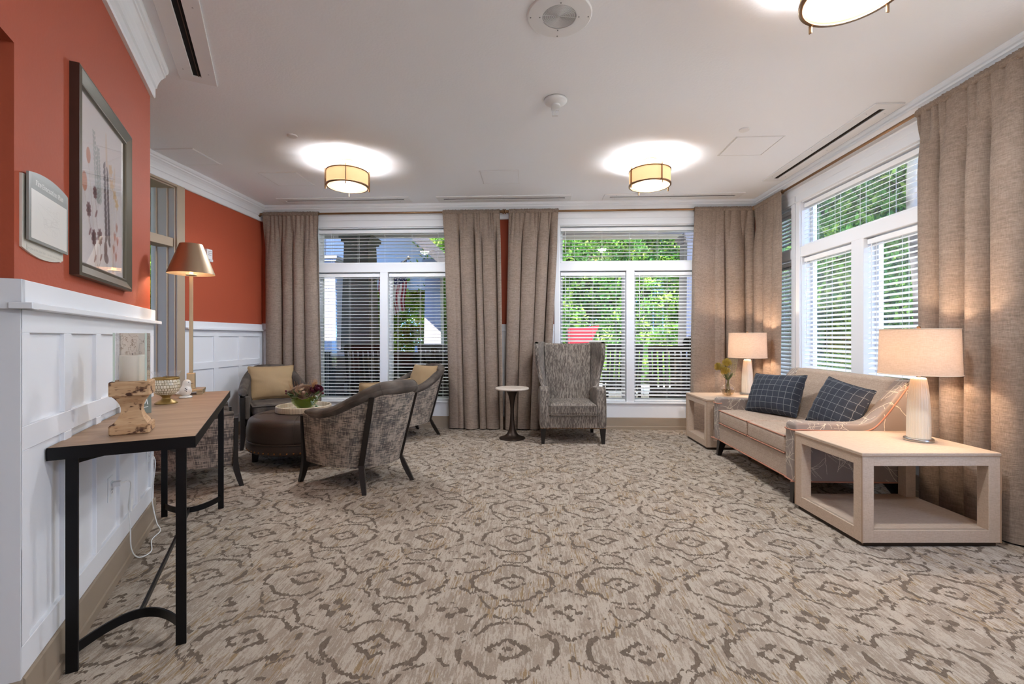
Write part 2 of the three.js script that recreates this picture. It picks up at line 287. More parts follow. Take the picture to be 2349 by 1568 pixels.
// slanted wall with its doorway header, and the short return behind it
const slant = (s0, s1, y0, y1, o0 = -0.15, o1 = 0) => { const g = bx(s0, s1, y0, y1, o0, o1); return g.rotateY(W_TURN).translate(WA[0], 0, WA[1]); };
struct('wall_slanted', [slant(-0.035, 1.735, 0, CEIL), slant(-1.05, -0.035, 2.10, CEIL), slant(-1.7, -1.05, 0, CEIL)], M.orange, 'burnt orange slanted wall with a picture and a doorway header');
{ const b = wp(1.735, -0.15); struct('wall_return', bx(XL, b[0] + 0.06, 0, CEIL, b[1] - 0.02, b[1] + 0.13), M.orange, 'burnt orange return wall hidden behind the slanted wall'); }

// crown moulding
const C0 = 2.765;
const crown = [[0, C0], [0.018, C0], [0.024, C0 + 0.008], [0.024, C0 + 0.062], [0.034, C0 + 0.070], [0.034, C0 + 0.080], [0.040, C0 + 0.100], [0.052, C0 + 0.125], [0.070, C0 + 0.145], [0.078, C0 + 0.150], [0.078, C0 + 0.165], [0.088, C0 + 0.172], [0.094, C0 + 0.185], [0.094, CEIL], [0, CEIL]];
struct('trim_1', prism(crown, [XL, ZB], [XR, ZB], [0, 1]), M.trimWhite, 'white crown moulding along the back wall');
struct('trim_2', prism(crown, [XR, ZREAR], [XR, ZB], [-1, 0]), M.trimWhite, 'white crown moulding above the window wall');
struct('trim_3', prism(crown, [XL, ZB], [XL, -2.9], [1, 0]), M.trimWhite, 'white crown moulding above the taupe framed glazing');
struct('trim_4', prism(crown, wp(-1.7), wp(1.755), WN), M.trimWhite, 'white crown moulding above the botanical picture');

// baseboards
const baseProfile = [[0, 0], [0.020, 0], [0.020, 0.038], [0.015, 0.044], [0.014, 0.149], [0.010, 0.155], [0, 0.155]];
struct('baseboard_back', prism(baseProfile, [XL, ZB], [XR, ZB], [0, 1]), M.base, 'taupe baseboard under the back windows');
struct('baseboard_right', prism(baseProfile, [XR, ZREAR], [XR, ZB], [-1, 0]), M.base, 'taupe baseboard behind the loveseat');
struct('baseboard_left', prism(baseProfile, [XL, ZB], [XL, -4.63], [1, 0]), M.base, 'taupe baseboard behind the left armchair');
struct('baseboard_slanted', [prism(baseProfile, wp(-0.037, 0.012), wp(1.76, 0.012), WN), prism(baseProfile, wp(-0.037, 0.02), wp(-0.037, -0.15), [-WD[0], -WD[1]])], M.base, 'taupe baseboard below the console table');

// board and batten wainscot; local x along the wall, z into the room
function wainscot(name, label, L0, L1, stiles, place, capEnds = [0, 0]) {
  const o = structGroup(name, label), t = 0.018;
  mesh('panel', bx(L0, L1, 0.155, 1.378, 0, 0.004), M.white, o);
  mesh('cap', cbox(L1 - L0 + capEnds[0] + capEnds[1], 0.071, 0.024, 0.002, (L0 - capEnds[0] + L1 + capEnds[1]) / 2, 1.3425, 0.012), M.white, o);
  mesh('ledge', cbox(L1 - L0 + 0.06 * (capEnds[0] + capEnds[1] > 0), 0.020, 0.055, 0.002, (L0 + L1) / 2, 1.297, 0.0275), M.white, o);
  for (const [y0, y1] of [[1.215, 1.287], [0.85, 0.925], [0.155, 0.25]]) mesh('rail', cbox(L1 - L0, y1 - y0, t, 0.0015, (L0 + L1) / 2, (y0 + y1) / 2, t / 2), M.white, o);
  for (const [a, b] of stiles) { for (const [y0, y1] of [[0.25, 0.85], [0.925, 1.215]]) mesh('stile', cbox(b - a, y1 - y0, t, 0.0015, (a + b) / 2, (y0 + y1) / 2, t / 2), M.white, o); }
  o.position.set(...place.p); o.rotation.y = place.turn; return o;
}
{ // on the slanted wall local x = s
  const st = [[-0.045, 0.016], [0.291, 0.357], [0.638, 0.702], [0.985, 1.05], [1.332, 1.397], [1.665, 1.74]];
  const o = wainscot('trim_5', 'white board and batten wainscot behind the console table', -0.045, 1.74, st, { p: [WA[0], 0, WA[1]], turn: W_TURN }, [0.012, 0.012]);
  const jamb = [bx(-0.047, -0.035, 0.155, 1.378, -0.15, 0.018)]; mesh('jamb_panel', jamb, M.white, o);
  mesh('jamb_ledge', bx(-0.07, -0.035, 1.287, 1.307, -0.15, 0.055), M.white, o);
  mesh('jamb_cap', bx(-0.058, -0.035, 1.307, 1.378, -0.15, 0.024), M.white, o);
}
// left wall: local x = -z... turned so that local x runs towards the camera
wainscot('trim_6', 'white board and batten wainscot behind the left armchair', 4.63, 6.03, [[4.63, 4.70], [5.069, 5.144], [5.509, 5.582], [5.94, 6.03]], { p: [XL, 0, 0], turn: Math.PI / 2 });
wainscot('trim_7', 'white board and batten wainscot between the two back windows', -0.98, 0.29, [[-0.98, -0.90], [-0.72, -0.65], [-0.40, -0.33], [-0.08, -0.01], [0.22, 0.29]], { p: [0, 0, ZB], turn: 0 });
struct('trim_8', [bx(XL, -2.98, 0.155, 1.39, ZB, ZB + 0.012), bx(-2.98, -0.985, 0.155, WY0, ZB, ZB + 0.012), bx(0.295, 2.285, 0.155, WY0, ZB, ZB + 0.012), bx(2.285, XR, 0.155, 1.39, ZB, ZB + 0.012)], M.white, 'white apron panels under the back windows');

// windows; local x along the wall, z into the room, wall face at z = 0
const slatGeo = new Map();
function slatFor(w) { const k = w.toFixed(3); if (!slatGeo.has(k)) { const pts = []; for (let i = 0; i <= 6; i++) { const a = (i / 6 - 0.5) * 2; pts.push([a * 0.025, 0.0035 * (1 - a * a)]); } for (let i = 6; i >= 0; i--) { const a = (i / 6 - 0.5) * 2; pts.push([a * 0.025, 0.0035 * (1 - a * a) - 0.0025]); } slatGeo.set(k, boxUV(prism(pts.map(([z, y]) => [z, y]), [-w / 2, 0], [w / 2, 0], [0, 1]))); } return slatGeo.get(k); }
function blind(label, group, x0, x1, y0, y1, tilt, place, o = {}) {
  const t = thing('window_blind', label, 'blind', place.p, place.turn, group), w = x1 - x0 - 0.016, cx = (x0 + x1) / 2, z = -0.045;
  mesh('headrail', cbox(w, 0.044, 0.055, 0.003, cx, y1 - 0.016 - 0.022, z), M.blind, t);
  const top = y1 - 0.075, n = Math.max(1, Math.round((top - (y0 + 0.035)) / 0.0445));
  for (let k = 0; k < n; k++) { const s = mesh('slat', slatFor(w), M.blind, t); s.position.set(cx, top - k * 0.0445 - (o.drop || 0), z); s.rotation.x = tilt; }
  mesh('bottom_rail', cbox(w, 0.022, 0.05, 0.003, cx, y0 + 0.014, z), M.blind, t);
  for (const f of w > 1.2 ? [0.1, 0.3, 0.5, 0.7, 0.9] : [0.14, 0.5, 0.86]) mesh('ladder_cord', [box(0.0022, y1 - y0 - 0.05, 0.0022, x0 + 0.008 + w * f, (y0 + y1) / 2 - 0.02, z + 0.026), box(0.0022, y1 - y0 - 0.05, 0.0022, x0 + 0.008 + w * f, (y0 + y1) / 2 - 0.02, z - 0.026)], M.cord, t);
  if (o.wand) mesh('tilt_wand', cyl(0.004, 0.004, o.wand, 8, x0 + 0.07, y1 - 0.06 - o.wand, z + 0.036), M.cord, t);
  return t;
}
function windowUnit(n, label, x0, x1, mid, mullionW, place, blinds) {
  const g = structGroup('window_' + n, label); g.position.set(...place.p); g.rotation.y = place.turn;
  const D = 0.16, c = 0.068, F = (name, geo) => mesh(name, geo, M.trimWhite, g);
  F('casing', cbox(c, WY1 - WY0 + 0.02, 0.02, 0.002, x0 - c / 2 + 0.004, (WY0 + WY1) / 2, 0.01)); F('casing', cbox(c, WY1 - WY0 + 0.02, 0.02, 0.002, x1 + c / 2 - 0.004, (WY0 + WY1) / 2, 0.01));
  F('head_casing', [cbox(x1 - x0 + 2 * c - 0.008, 0.085, 0.022, 0.002, (x0 + x1) / 2, WY1 + 0.0415, 0.011), box(x1 - x0 + 2 * c, 0.012, 0.032, (x0 + x1) / 2, WY1 + 0.006, 0.016)]);
  F('jamb', bx(x0, x0 + 0.014, WY0, WY1, -D, 0)); F('jamb', bx(x1 - 0.014, x1, WY0, WY1, -D, 0));
  F('head_jamb', bx(x0, x1, WY1 - 0.012, WY1, -D, 0));
  F('sill', cbox(x1 - x0 + 0.04, 0.024, D + 0.03, 0.004, (x0 + x1) / 2, WY0 + 0.008, -D / 2 + 0.02));
  F('transom_bar', cbox(x1 - x0, BAR1 - BAR0, 0.13, 0.003, (x0 + x1) / 2, (BAR0 + BAR1) / 2, -0.055));
  const lights = mid === null ? [[x0, x1]] : [[x0, mid - mullionW / 2], [mid + mullionW / 2, x1]];
  if (mid !== null) F('mullion', cbox(mullionW, BAR0 - WY0, 0.13, 0.003, mid, (BAR0 + WY0) / 2, -0.055));
  const sash = (a, b, c0, d0) => { const w = 0.038, z = -0.115, s = mesh('sash', [bx(a, a + w, c0, d0, z - 0.02, z + 0.02), bx(b - w, b, c0, d0, z - 0.02, z + 0.02), bx(a + w, b - w, c0, c0 + w, z - 0.02, z + 0.02), bx(a + w, b - w, d0 - w, d0, z - 0.02, z + 0.02)], M.trimWhite, g); mesh('pane', bx(a + w, b - w, c0 + w, d0 - w, z - 0.001, z + 0.001), M.glass, s); };
  sash(x0 + 0.014, x1 - 0.014, BAR1, WY1 - 0.012);
  lights.forEach(([a, b], k) => sash(k === 0 ? a + 0.014 : a, k === lights.length - 1 ? b - 0.014 : b, WY0 + 0.02, BAR0));
  if (!blinds) return;
  blind(blinds.top, blinds.group, x0 + 0.014, x1 - 0.014, BAR1, WY1 - 0.014, blinds.tiltTop, place, { wand: blinds.wandTop });
  lights.forEach(([a, b], k) => blind(blinds.low[k], blinds.group, k === 0 ? a + 0.014 : a, k === lights.length - 1 ? b - 0.014 : b, WY0 + 0.02, BAR0, blinds.tilt, place, { wand: blinds.wand }));
}
const PB = { p: [0, 0, ZB], turn: 0 }, PR = { p: [XR, 0, 0], turn: -Math.PI / 2 };
windowUnit(1, 'white framed back window behind the barrel armchairs', ...BACK_WIN[0], 0.105, PB, { top: 'short white blind on the transom above the porch column view', low: ['white slat blind showing the grey porch column', 'white slat blind behind the rear right barrel armchair'], group: 'blinds on the left back window', tilt: rad(3), tiltTop: rad(2), wand: 0 });
windowUnit(2, 'white framed back window behind the wingback chair', ...BACK_WIN[1], 0.104, PB, { top: 'short white blind on the transom above the wingback chair', low: ['white slat blind directly behind the wingback chair', 'white slat blind right of the wingback chair beside the corner curtain'], group: 'blinds on the right back window', tilt: rad(19), tiltTop: rad(2), wand: 0.6, wandTop: 0.3 });
windowUnit(3, 'narrow white window partly hidden by the corner curtain', ...RIGHT_WIN[0], 0.15, PR, { top: 'short white blind on the narrow corner transom', low: ['tall narrow white blind beside the corner curtain'], group: 'blinds on the narrow corner window', tilt: rad(48), tiltTop: rad(62) });
windowUnit(4, 'wide white window unit behind the loveseat', ...RIGHT_WIN[1], 0.155, PR, { top: 'wide white blind on the transom above the loveseat', low: ['white slat blind behind the loveseat, nearer the room corner', 'white slat blind behind the near lamp shade'], group: 'blinds on the loveseat window', tilt: rad(27), tiltTop: rad(20), wand: 0.9 });
windowUnit(5, 'narrow white window hidden behind the near curtain', ...RIGHT_WIN[2], 0.15, PR, null);
windowUnit(6, 'wide white window unit beyond the right frame edge', ...RIGHT_WIN[3], 0.155, PR, null);

{ // taupe framed glazing in the left wall; local x = -z, z into the room
  const g = structGroup('window_7', 'taupe framed glazed opening with a transom bar'); g.position.set(XL, 0, 0); g.rotation.y = Math.PI / 2;
  const F = (name, geo) => mesh(name, geo, M.taupe, g), x0 = 3.35, x1 = 4.52, y1 = 2.745;
  F('casing', cbox(0.105, CEIL - 0.2, 0.022, 0.003, x1 + 0.0525, (CEIL - 0.2) / 2, 0.011)); F('casing', cbox(0.105, CEIL - 0.2, 0.022, 0.003, x0 - 0.0525, (CEIL - 0.2) / 2, 0.011));
  F('head_casing', cbox(x1 - x0, 0.025, 0.022, 0.003, (x0 + x1) / 2, y1 + 0.0125, 0.011));
  F('jamb', [bx(x1 - 0.014, x1, 0, y1, -0.22, 0), bx(x1 - 0.030, x1 - 0.014, 0, y1, -0.22, -0.07)]); F('jamb', [bx(x0, x0 + 0.014, 0, y1, -0.22, 0), bx(x0 + 0.014, x0 + 0.03, 0, y1, -0.22, -0.07)]);
  F('head_jamb', bx(x0, x1, y1 - 0.014, y1, -0.22, 0));
  F('transom_bar', cbox(x1 - x0 - 0.03, 0.09, 0.16, 0.003, (x0 + x1) / 2, 2.175, -0.09));
  F('stop', bx(x1 - 0.045, x1 - 0.03, 0, y1, -0.22, -0.17));
  mesh('pane', bx(x0 + 0.04, x1 - 0.04, 0.03, 2.12, -0.196, -0.194), M.glass, g); mesh('pane', bx(x0 + 0.04, x1 - 0.04, 2.23, y1 - 0.02, -0.196, -0.194), M.glass, g);
}
// ---------------------------------------------------------------- ceiling fittings
function ceilingLight(label, x, z, cd = CEILING_CD) {
  const R = 0.205, t = thing('ceiling_light', label, 'ceiling light', [x, CEIL, z], rad(18), 'drum ceiling lights');
  mesh('canopy', lathe([[0, -0.001], [0.075, -0.001], [0.075, -0.014], [0.066, -0.020], [0.02, -0.022], [0.018, -0.06], [0, -0.06]], 32), M.brassDark, t);
  const glow = (m, k) => { m.emissive = new THREE.Color(...k); return m; };
  const y0 = -0.255, y1 = -0.105;
  mesh('shade', grid(64, 2, (u, v) => [Math.cos(u * 6.2832) * (R - 0.006), lerp(y0 + 0.012, y1 - 0.012, v), Math.sin(u * 6.2832) * (R - 0.006), u * 1.28, v * 0.13], true), glow(std(0xd8b488, 0.9), [0.62, 0.37, 0.17]), t);
  mesh('diffuser', lathe([[0, y0 - 0.020], [0.08, y0 - 0.017], [0.15, y0 - 0.008], [R - 0.014, y0 + 0.010]], 48), glow(std(0xe8d6c0, 0.6), [0.80, 0.64, 0.47]), t);
  const hoop = (y, h) => { const p = [[R - 0.016, y], [R, y], [R, y + h], [R - 0.016, y + h]]; return lathe([...p, p[0]], 64); };
  mesh('rim', hoop(y0 - 0.004, 0.016), M.bronze, t); mesh('rim', hoop(y1 - 0.012, 0.012), M.bronze, t);
  for (let k = 0; k < 4; k++) { const a = k * Math.PI / 2; mesh('strap', cbox(0.007, 0.205, 0.016, 0.001, 0, -0.188, R + 0.003).rotateY(a), M.bronze, t); }
  mesh('spider', [box(2 * R, 0.004, 0.006, 0, -0.118, 0), box(0.006, 0.004, 2 * R, 0, -0.118, 0), cyl(0.006, 0.006, 0.08, 8, 0, -0.135, 0)], M.bronze, t);
  for (const a of [0, Math.PI]) mesh('bulb', ball(0.028, 14, 0.085 * Math.cos(a), -0.185, 0.085 * Math.sin(a)), glow(std(0xffffff, 0.5), [2.4, 2.1, 1.7]), t);
  for (const s of [-1, 1]) { const L = new THREE.PointLight(LAMP_WHITE, cd / 2); L.position.set(0.085 * s, -0.185, 0); L.shadow.radius = 1.4; L.castShadow = true; t.add(L); }
  // light leaving through the diffuser
  const D = new THREE.PointLight(LAMP_WHITE, cd); D.position.set(0, y0 - 0.004, 0); D.shadow.radius = 4; D.castShadow = true; t.add(D);
  return t;
}
ceilingLight('round drum ceiling light with amber shade above the barrel armchairs', -1.852, -4.50);
ceilingLight('round drum ceiling light with amber shade near the wingback chair', 1.176, -4.60);
ceilingLight('round drum ceiling light cut off by the top edge of the photo', 1.42, -2.08);

ceilingLight('round drum ceiling light just behind the camera on the right', 1.42, 0.44);

function slotDiffuser(label, x, z, turn) {
  const t = thing('slot_diffuser', label, 'air vent', [x, CEIL, z], turn, 'ceiling slot diffusers'), L = 1.70, W = 0.215, l = 1.54, w = 0.046;
  const s = new THREE.Shape([[-L / 2, -W / 2], [L / 2, -W / 2], [L / 2, W / 2], [-L / 2, W / 2]].map(([a, b]) => new THREE.Vector2(a, b)));
  s.holes.push(new THREE.Path([[-l / 2, -w / 2], [-l / 2, w / 2], [l / 2, w / 2], [l / 2, -w / 2]].map(([a, b]) => new THREE.Vector2(a, b))));
  mesh('plate', extrude(s, 0.012, { bevel: 0.003 }).rotateX(Math.PI / 2).translate(0, -0.006, 0), M.plastic, t);
  mesh('slot', box(l, 0.003, w, 0, -0.0015, 0), M.dark, t);  // flat dark strip painting in the shade of an unbuilt recess
  mesh('blade', box(l, 0.006, 0.004, 0, -0.005, 0.006), std(0x4a3426, 0.6), t);
  for (let k = 0; k < 6; k++) mesh('screw', cyl(0.004, 0.004, 0.002, 8, (k % 3 - 1) * 0.7, -0.0135, k < 3 ? 0.07 : -0.07), M.greyPlastic, t);
  return t;
}
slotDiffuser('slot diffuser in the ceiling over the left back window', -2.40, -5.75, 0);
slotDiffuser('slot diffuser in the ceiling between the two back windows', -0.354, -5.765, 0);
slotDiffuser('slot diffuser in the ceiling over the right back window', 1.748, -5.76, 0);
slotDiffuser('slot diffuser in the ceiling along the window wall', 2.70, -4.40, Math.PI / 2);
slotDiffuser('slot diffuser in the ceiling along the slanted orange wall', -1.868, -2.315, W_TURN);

for (const [x, z, w, lb] of [[2.01, -4.30, 0.41, 'flush ceiling access hatch near the window wall'], [-0.35, -5.01, 0.41, 'flush ceiling access hatch between the two back lights'], [-2.73, -4.97, 0.42, 'flush ceiling access hatch beside the left drum light'], [-3.37, -4.32, 0.40, 'flush ceiling access hatch above the taupe glazing']]) {
  const t = thing('ceiling_hatch', lb, 'access hatch', [x, CEIL, z]);
  mesh('frame', [box(w + 0.012, 0.004, 0.006, 0, -0.002, w / 2), box(w + 0.012, 0.004, 0.006, 0, -0.002, -w / 2), box(0.006, 0.004, w, w / 2, -0.002, 0), box(0.006, 0.004, w, -w / 2, -0.002, 0)], M.plastic, t);
  mesh('door', cbox(w - 0.014, 0.005, w - 0.014, 0.002, 0, -0.0025, 0), M.ceiling, t);
}
for (const [x, z, lb] of [[-2.097, -3.90, 'flat white sprinkler cover left of the smoke detector'], [1.805, -3.95, 'flat white sprinkler cover near the window wall hatch']]) tag(mesh('sprinkler_cover', lathe([[0, -0.012], [0.038, -0.012], [0.042, -0.008], [0.042, 0]], 28).translate(x, CEIL, z), M.plastic), lb, 'sprinkler');
{
  const t = thing('smoke_detector', 'white round smoke detector on the ceiling with a small hanging bracket', 'smoke detector', [0.176, CEIL, -3.40]);
  mesh('base', lathe([[0, 0], [0.085, 0], [0.085, -0.012], [0.078, -0.022], [0.060, -0.032], [0.034, -0.040], [0, -0.041]], 40), M.plastic, t);
  mesh('sensor_cap', lathe([[0.034, -0.038], [0.036, -0.046], [0.030, -0.053], [0, -0.054]], 28), M.plastic, t);
  mesh('bracket', [bx(-0.022, -0.018, -0.09, -0.05, -0.062, -0.056), bx(0.018, 0.022, -0.09, -0.05, -0.062, -0.056), bx(-0.022, 0.022, -0.09, -0.086, -0.075, -0.05), bx(-0.004, 0.004, -0.08, -0.05, -0.064, -0.058), bx(-0.03, 0.03, -0.05, -0.02, -0.07, -0.05)], M.plastic, t);
}
{
  const t = thing('ceiling_speaker', 'large round white ceiling speaker with a ringed grille', 'speaker', [0.151, CEIL, -2.509], rad(8));
  mesh('plate', lathe([[0.094, -0.010], [0.170, -0.010], [0.176, -0.006], [0.178, 0]], 64), M.plastic, t);
  mesh('grille_back', lathe([[0, -0.004], [0.095, -0.004]], 48), std(0x6a6a6a, 0.8), t);
  const rings = []; for (let k = 1; k <= 17; k++) rings.push(ring(k * 0.0054, 0.0017, 56, 5).translate(0, -0.0075, 0));
  mesh('grille', [...rings, box(0.19, 0.002, 0.002, 0, -0.006, 0), box(0.002, 0.002, 0.19, 0, -0.006, 0)], M.plastic, t);
  for (const r of [0.107, 0.158]) for (let k = 0; k < 4; k++) { const a = k * Math.PI / 2 + 0.12; mesh('screw', ball(0.0042, 8, Math.cos(a) * r, -0.011, Math.sin(a) * r), M.greyPlastic, t); }
}
// ---------------------------------------------------------------- curtains and rods
const ROD_Y = 2.845;
function curtain(label, p) {
  const t = thing('curtain', label, 'curtain', [0, 0, 0], 0, 'linen rod pocket curtains');
  const along = p.along, put = along === 'x' ? (a, y, d) => [a, y, p.plane + d] : (a, y, d) => [p.plane - d, y, a];
  const top = ROD_Y - 0.018, bot = p.bot ?? 0.012, s = p.seed, W = Math.abs(p.a1 - p.a0), cloth = W * 1.7;
  const flat = p.flat || [2, 2];                                   // a stretch of u that hangs nearly flat
  const R = rng(s * 13), cuts = [0]; while (cuts[cuts.length - 1] < 1) cuts.push(cuts[cuts.length - 1] + (0.55 + R() * 0.9) / p.n); const amps = cuts.map(() => 0.085 + 0.085 * R()), sharp = cuts.map(() => 0.75 + 0.8 * R()), leans = cuts.map(() => (R() - 0.5) * 0.10);
  const f = (u, v) => {
    const uu = clamp(u + leans[0] * v * Math.sin(Math.PI * u) + (vnoise(u * 6, v * 1.3 + 2, s) - 0.5) * 0.05 * v, 0, 0.9999); let i = 0; while (cuts[i + 1] < uu) i++;
    const tt = (uu - cuts[i]) / (cuts[i + 1] - cuts[i]), skew = Math.pow(tt, 1 + leans[i] * 4), lobe = Math.pow(Math.sin(Math.PI * skew), sharp[i]) - 0.62;
    const ruf = Math.pow(Math.abs(Math.cos(Math.PI * (p.n * 2.6 * u + 1.3 * vnoise(u * 9, 1, s + 5)))), 0.7) - 0.6;
    const k = sstep(0.0, 0.14 + 0.12 * hash(i, 3, s), v), calm = 1 - 0.8 * sstep(flat[0], flat[0] + 0.05, u) * (1 - sstep(flat[1] - 0.05, flat[1], u));
    return { d: (lerp(ruf * 0.028, lobe * amps[i], k) * (0.8 + 0.3 * v)) * calm, lat: -Math.sin(2 * Math.PI * skew) * 0.16 * (cuts[i + 1] - cuts[i]) * W * k * calm };
  };
  mesh('panel', grid(Math.round(W * 230), 46, (u, v) => {
    const e = Math.pow(v, 0.8), a = lerp(lerp(p.a0, p.b0, e), lerp(p.a1, p.b1, e), u), q = f(u, v);
    const hem = bot + (vnoise(u * 7, 4, s + 9) - 0.5) * 0.012;
    return [...put(a + q.lat, lerp(top, hem, v), q.d + 0.004), u * cloth, v * (top - bot)];
  }), M.linen, t);
  mesh('rod_pocket', grid(Math.round(W * 210), 12, (u, v) => {
    const r = 0.0225 * (1 + 0.22 * Math.sin(u * W * 330 + 4 * vnoise(u * 20, 1, s)) * vnoise(u * 30, v * 2, s + 4) + 0.12 * (vnoise(u * 60, v * 3, s + 6) - 0.5)), ang = v * 6.2832;
    return [...put(lerp(p.a0, p.a1, u) + Math.sin(ang) * 0.006, ROD_Y + Math.sin(ang) * r * 1.1, Math.cos(ang) * r), u * cloth, v * 0.14];
  }), M.linen, t);
  mesh('heading', grid(Math.round(W * 170), 3, (u, v) => { const k = Math.sin(u * W * 330 + 3) * 0.5 + Math.sin(u * W * 190) * 0.5; return [...put(lerp(p.a0, p.a1, u), ROD_Y + 0.016 + v * (0.012 + 0.006 * vnoise(u * 40, 1, s + 8)), k * 0.008), u * cloth, v * 0.02]; }), M.linen, t);
  return t;
}
const RZ = ZB + 0.10, RX = XR - 0.10;
curtain('taupe linen curtain left of the left back window behind the left armchair', { along: 'x', plane: RZ, a0: -3.585, a1: -2.83, b0: -3.55, b1: -2.80, n: 4.5, seed: 11 });
curtain('taupe linen curtain right of the left back window, beside the red wall strip', { along: 'x', plane: RZ, a0: -1.17, a1: -0.42, b0: -1.09, b1: -0.375, n: 4.5, seed: 23, flat: [0.0, 0.22] });
curtain('taupe linen curtain directly behind the pedestal side table', { along: 'x', plane: RZ, a0: -0.30, a1: 0.345, b0: -0.355, b1: 0.20, n: 4, seed: 37 });
curtain('taupe linen curtain in the room corner behind the far lamp', { along: 'x', plane: RZ, a0: 2.08, a1: 2.84, b0: 2.06, b1: 2.84, n: 4, seed: 41, flat: [0.0, 0.5] });
curtain('taupe linen curtain on the window wall at the room corner', { along: 'z', plane: RX, a0: -5.90, a1: -5.27, b0: -5.88, b1: -5.30, n: 3, seed: 53 });
curtain('large taupe linen curtain at the right edge behind the near lamp', { along: 'z', plane: RX, a0: -3.47, a1: -2.42, b0: -3.45, b1: -2.36, n: 4.4, seed: 67 });

const finialGeo = lathe([[0, 0.058], [0.012, 0.057], [0.028, 0.050], [0.034, 0.043], [0.032, 0.036], [0.020, 0.030], [0.017, 0.022], [0.019, 0.014], [0.017, 0], [0, 0]], 24);
function rod(label, along, plane, a0, a1, brackets, ends) {
  const t = thing('curtain_rod', label, 'curtain rod', [0, 0, 0], 0, 'bronze curtain rods'), L = a1 - a0;
  const turn = (g) => along === 'x' ? g.rotateZ(-Math.PI / 2) : g.rotateX(Math.PI / 2);           // local y becomes the rod's direction
  const put = (g, a) => along === 'x' ? g.translate(a, ROD_Y, plane) : g.translate(plane, ROD_Y, a);
  mesh('pole', put(turn(cyl(0.0125, 0.0125, L, 16).translate(0, -L / 2, 0)), (a0 + a1) / 2), M.bronze, t);
  if (ends[0]) mesh('finial', put(turn(finialGeo.clone().rotateX(Math.PI)), a0), M.bronze, t);
  if (ends[1]) mesh('finial', put(turn(finialGeo.clone()), a1), M.bronze, t);
  for (const b of brackets) mesh('bracket', along === 'x' ? [bx(b - 0.006, b + 0.006, ROD_Y - 0.02, ROD_Y - 0.008, ZB, plane + 0.012), bx(b - 0.012, b + 0.012, ROD_Y - 0.045, ROD_Y + 0.02, ZB, ZB + 0.045)] : [bx(plane - 0.012, XR, ROD_Y - 0.02, ROD_Y - 0.008, b - 0.006, b + 0.006), bx(XR - 0.045, XR, ROD_Y - 0.045, ROD_Y + 0.02, b - 0.012, b + 0.012)], M.bronze, t);
}
rod('bronze curtain rod above the left back window', 'x', RZ, -3.595, -0.415, [-3.2, -0.8], [1, 1]);
rod('bronze curtain rod above the right back window', 'x', RZ, -0.305, 2.80, [0.0, 2.5], [1, 1]);
rod('bronze curtain rod along the window wall above the loveseat', 'z', RX, -5.87, -1.2, [-5.6, -2.9], [1, 0]);
